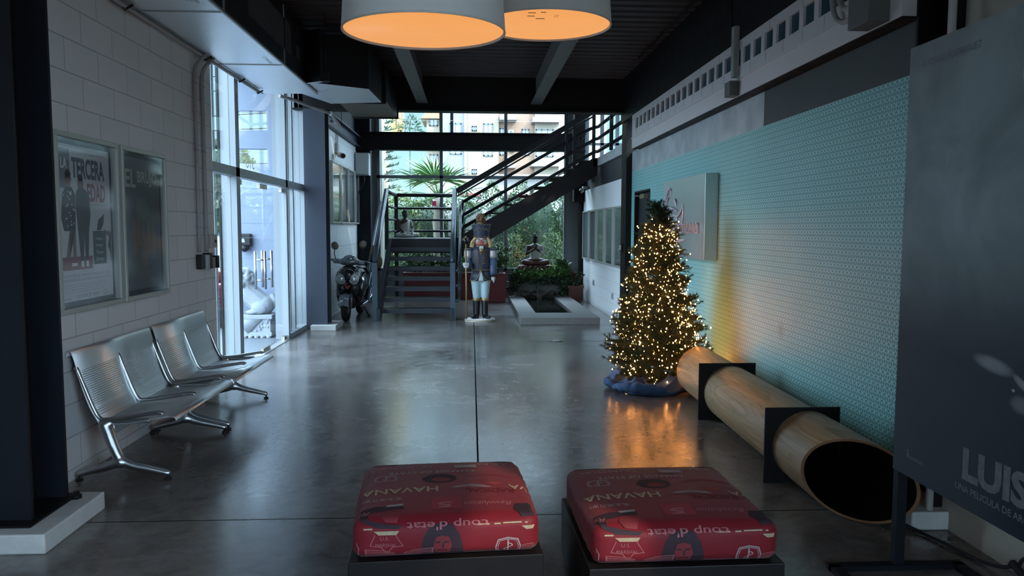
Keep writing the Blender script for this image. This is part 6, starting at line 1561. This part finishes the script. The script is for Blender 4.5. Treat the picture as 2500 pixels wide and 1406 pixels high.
g.grid(fend, 14, 8); g.build('front_fender', SG, t)
g = G(); g.ball((sx, 13.14, .72), (.235, .14, .24)); g.ball((sx, 13.06, .80), (.17, .12, .14)); g.ball((sx-.11, 13.10, .58), (.10, .13, .17)); g.ball((sx+.11, 13.10, .58), (.10, .13, .17)); g.ball((sx, 13.22, .45), (.21, .10, .26)); g.ball((sx+.16, 13.2, .5), (.07, .12, .22)); g.ball((sx-.16, 13.2, .5), (.07, .12, .22))
g.build('front_apron', SB, t, remesh=.016, rsmooth=3)
g = G()
for s in (-1, 1): g.ball((sx+s*.108, 12.985, .735), (.072, .05, .085), 16, 10, (0, -s*.35, 0))
g.build('headlight', LENS, t)
g = G()
for s in (-1, 1): g.tube([(sx+s*.108+.075*math.cos(a), 12.985, .735+.088*math.sin(a)) for a in [2*PI*k/16 for k in range(16)]], .010, 6, closed=True)
g.build('headlight_bezel', CHROME, t)
g = G(); g.prism([(-.05, .62), (.05, .62), (.03, .575), (0, .56), (-.03, .575)], (sx, 12.99, 0), (1, 0, 0), (0, 0, 1), (0, -1, 0), .02); g.build('nose_grille', SR, t, bevel=.004)
g = G(); g.ball((sx+.18, 13.12, .80), (.05, .08, .10)); g.tube(smoothpts([(sx+.14, 13.02, .84), (sx+.20, 13.08, .78), (sx+.23, 13.15, .66), (sx+.20, 13.14, .52)]), .014, 8); g.build('side_trim', CHROME, t, smooth=True)
g = G(); g.ball((sx, 13.17, 1.02), (.19, .10, .075)); g.cap((sx-.24, 13.20, 1.03), (sx+.24, 13.20, .99), .045); g.ball((sx+.02, 13.16, 1.08), (.11, .08, .06)); g.cap((sx, 13.2, .75), (sx, 13.2, 1.0), .06); g.build('handlebar_cover', SG, t, remesh=.013, rsmooth=3)
g = G()
for s in (-1, 1): g.tube([(sx+s*.26, 13.21, 1.03-s*.02), (sx+s*.39, 13.24, 1.035-s*.02)], .021, 10)
g.build('grip', SK, t)
g = G()
for s in (-1, 1): g.tube([(sx+s*.27, 13.17, 1.04-s*.02), (sx+s*.38, 13.13, 1.02-s*.02)], .007, 6)
g.build('brake_lever', CHROME, t)
for s, dz in ((-1, 0), (1, .02)):
    g = G(); p = smoothpts([(sx+s*.22, 13.18, 1.05), (sx+s*.25, 13.19, 1.16), (sx+s*.24, 13.19, 1.24+dz)]); g.tube(p, .008, 6); m_ = g.build('mirror_stalk', SK, t, smooth=True)
    g = G(); g.ball((sx+s*.24, 13.19, 1.29+dz), (.062, .018, .072), 16, 10, (0, s*.4, 0)); g.build('mirror', M('mirror_back', (.11, .095, .07), .35, .3), m_)
g = G(); g.box(sx-.17, sx+.19, 13.3, 13.75, .30, .35); g.build('footboard', SK, t, bevel=.02)
g = G(); g.ball((sx+.02, 14.0, .58), (.20, .42, .18)); g.ball((sx+.02, 14.35, .66), (.15, .26, .12)); g.ball((sx+.02, 13.78, .50), (.19, .16, .20)); g.build('rear_body', SG, t, remesh=.018, rsmooth=3)
g = G(); g.ball((sx+.02, 13.95, .79), (.15, .36, .065)); g.ball((sx+.02, 14.35, .84), (.13, .22, .06)); g.build('seat', SK, t, remesh=.016, rsmooth=3)
g = G(); g.tube(smoothpts([(sx+.14, 13.6, .20), (sx+.20, 13.9, .24), (sx+.22, 14.3, .30), (sx+.22, 14.6, .36)]), [.03]*13, 10); g.build('exhaust', SG, t, smooth=True)
g = G(); g.tube([(sx+.12, 13.7, .28), (sx+.28, 13.62, .01)], .014, 8); g.tube([(sx-.08, 13.8, .28), (sx-.12, 13.75, .01)], .012, 8); g.build('kickstand', SK, t)
t = thing('cowhide_bag', 'brown bag hanging from the scooter behind its right mirror', 'bag', (sx+.42, 13.55, .95))
g = G(); g.ball((sx+.40, 13.55, 1.10), (.08, .07, .15)); g.ball((sx+.46, 13.55, 1.0), (.07, .07, .12)); g.ball((sx+.36, 13.55, 1.22), (.04, .03, .10), 12, 8, (0, .5, 0)); g.build('bag_body', M('bag_brown', (.11, .075, .03), .6, 0, .5, 14), t, remesh=.014, rsmooth=2)
g = G(); g.tube(smoothpts([(sx+.33, 13.5, 1.0), (sx+.36, 13.48, 1.15), (sx+.42, 13.5, 1.22), (sx+.48, 13.5, 1.1)]), .006, 6); g.build('strap', SK, t)

# ================================================================== LIGHT AND CAMERA
sun = bpy.data.lights.new('sun', 'SUN'); sun.energy = .75; sun.angle = .02; sun.color = (1., .88, .68)
so = bpy.data.objects.new('sun', sun); COL.objects.link(so)
sd = V((-.50, .66, -.58)); so.rotation_euler = sd.to_track_quat('-Z', 'Y').to_euler()
H, F = 1.6, 1850.
pitch, yaw, roll = math.atan(146/F), math.atan(100/F), .003
fw = V((math.sin(yaw)*math.cos(pitch), math.cos(yaw)*math.cos(pitch), -math.sin(pitch)))
rt = V((math.cos(yaw), -math.sin(yaw), 0)); up = rt.cross(fw)
r2 = rt*math.cos(roll)+up*math.sin(roll); u2 = up*math.cos(roll)-rt*math.sin(roll)
cam = bpy.data.cameras.new('camera'); cam.sensor_width = 36; cam.lens = 36*F/2500; cam.clip_start = .05; cam.clip_end = 300
co = bpy.data.objects.new('camera', cam); COL.objects.link(co)
mw = Matrix((r2, u2, -fw)).transposed().to_4x4(); mw.translation = V((0, 0, H)); co.matrix_world = mw
SC.camera = co
for l in list(bpy.data.lights):
    if l.users == 0: bpy.data.lights.remove(l)
vs = SC.view_settings; vs.view_transform = 'Standard'; vs.look = 'None'; vs.gamma = 1; vs.use_curve_mapping = False; vs.exposure = EXPO
cy = SC.cycles; cy.max_bounces = 9; cy.diffuse_bounces = 6; cy.glossy_bounces = 5; cy.transparent_max_bounces = 16; cy.transmission_bounces = 6
cy.sample_clamp_indirect = 6.; cy.caustics_reflective = False; cy.caustics_refractive = False
cy.use_adaptive_sampling = True; cy.adaptive_threshold = .02
cy.use_denoising = True
try: cy.denoiser = 'OPENIMAGEDENOISE'
except Exception: pass
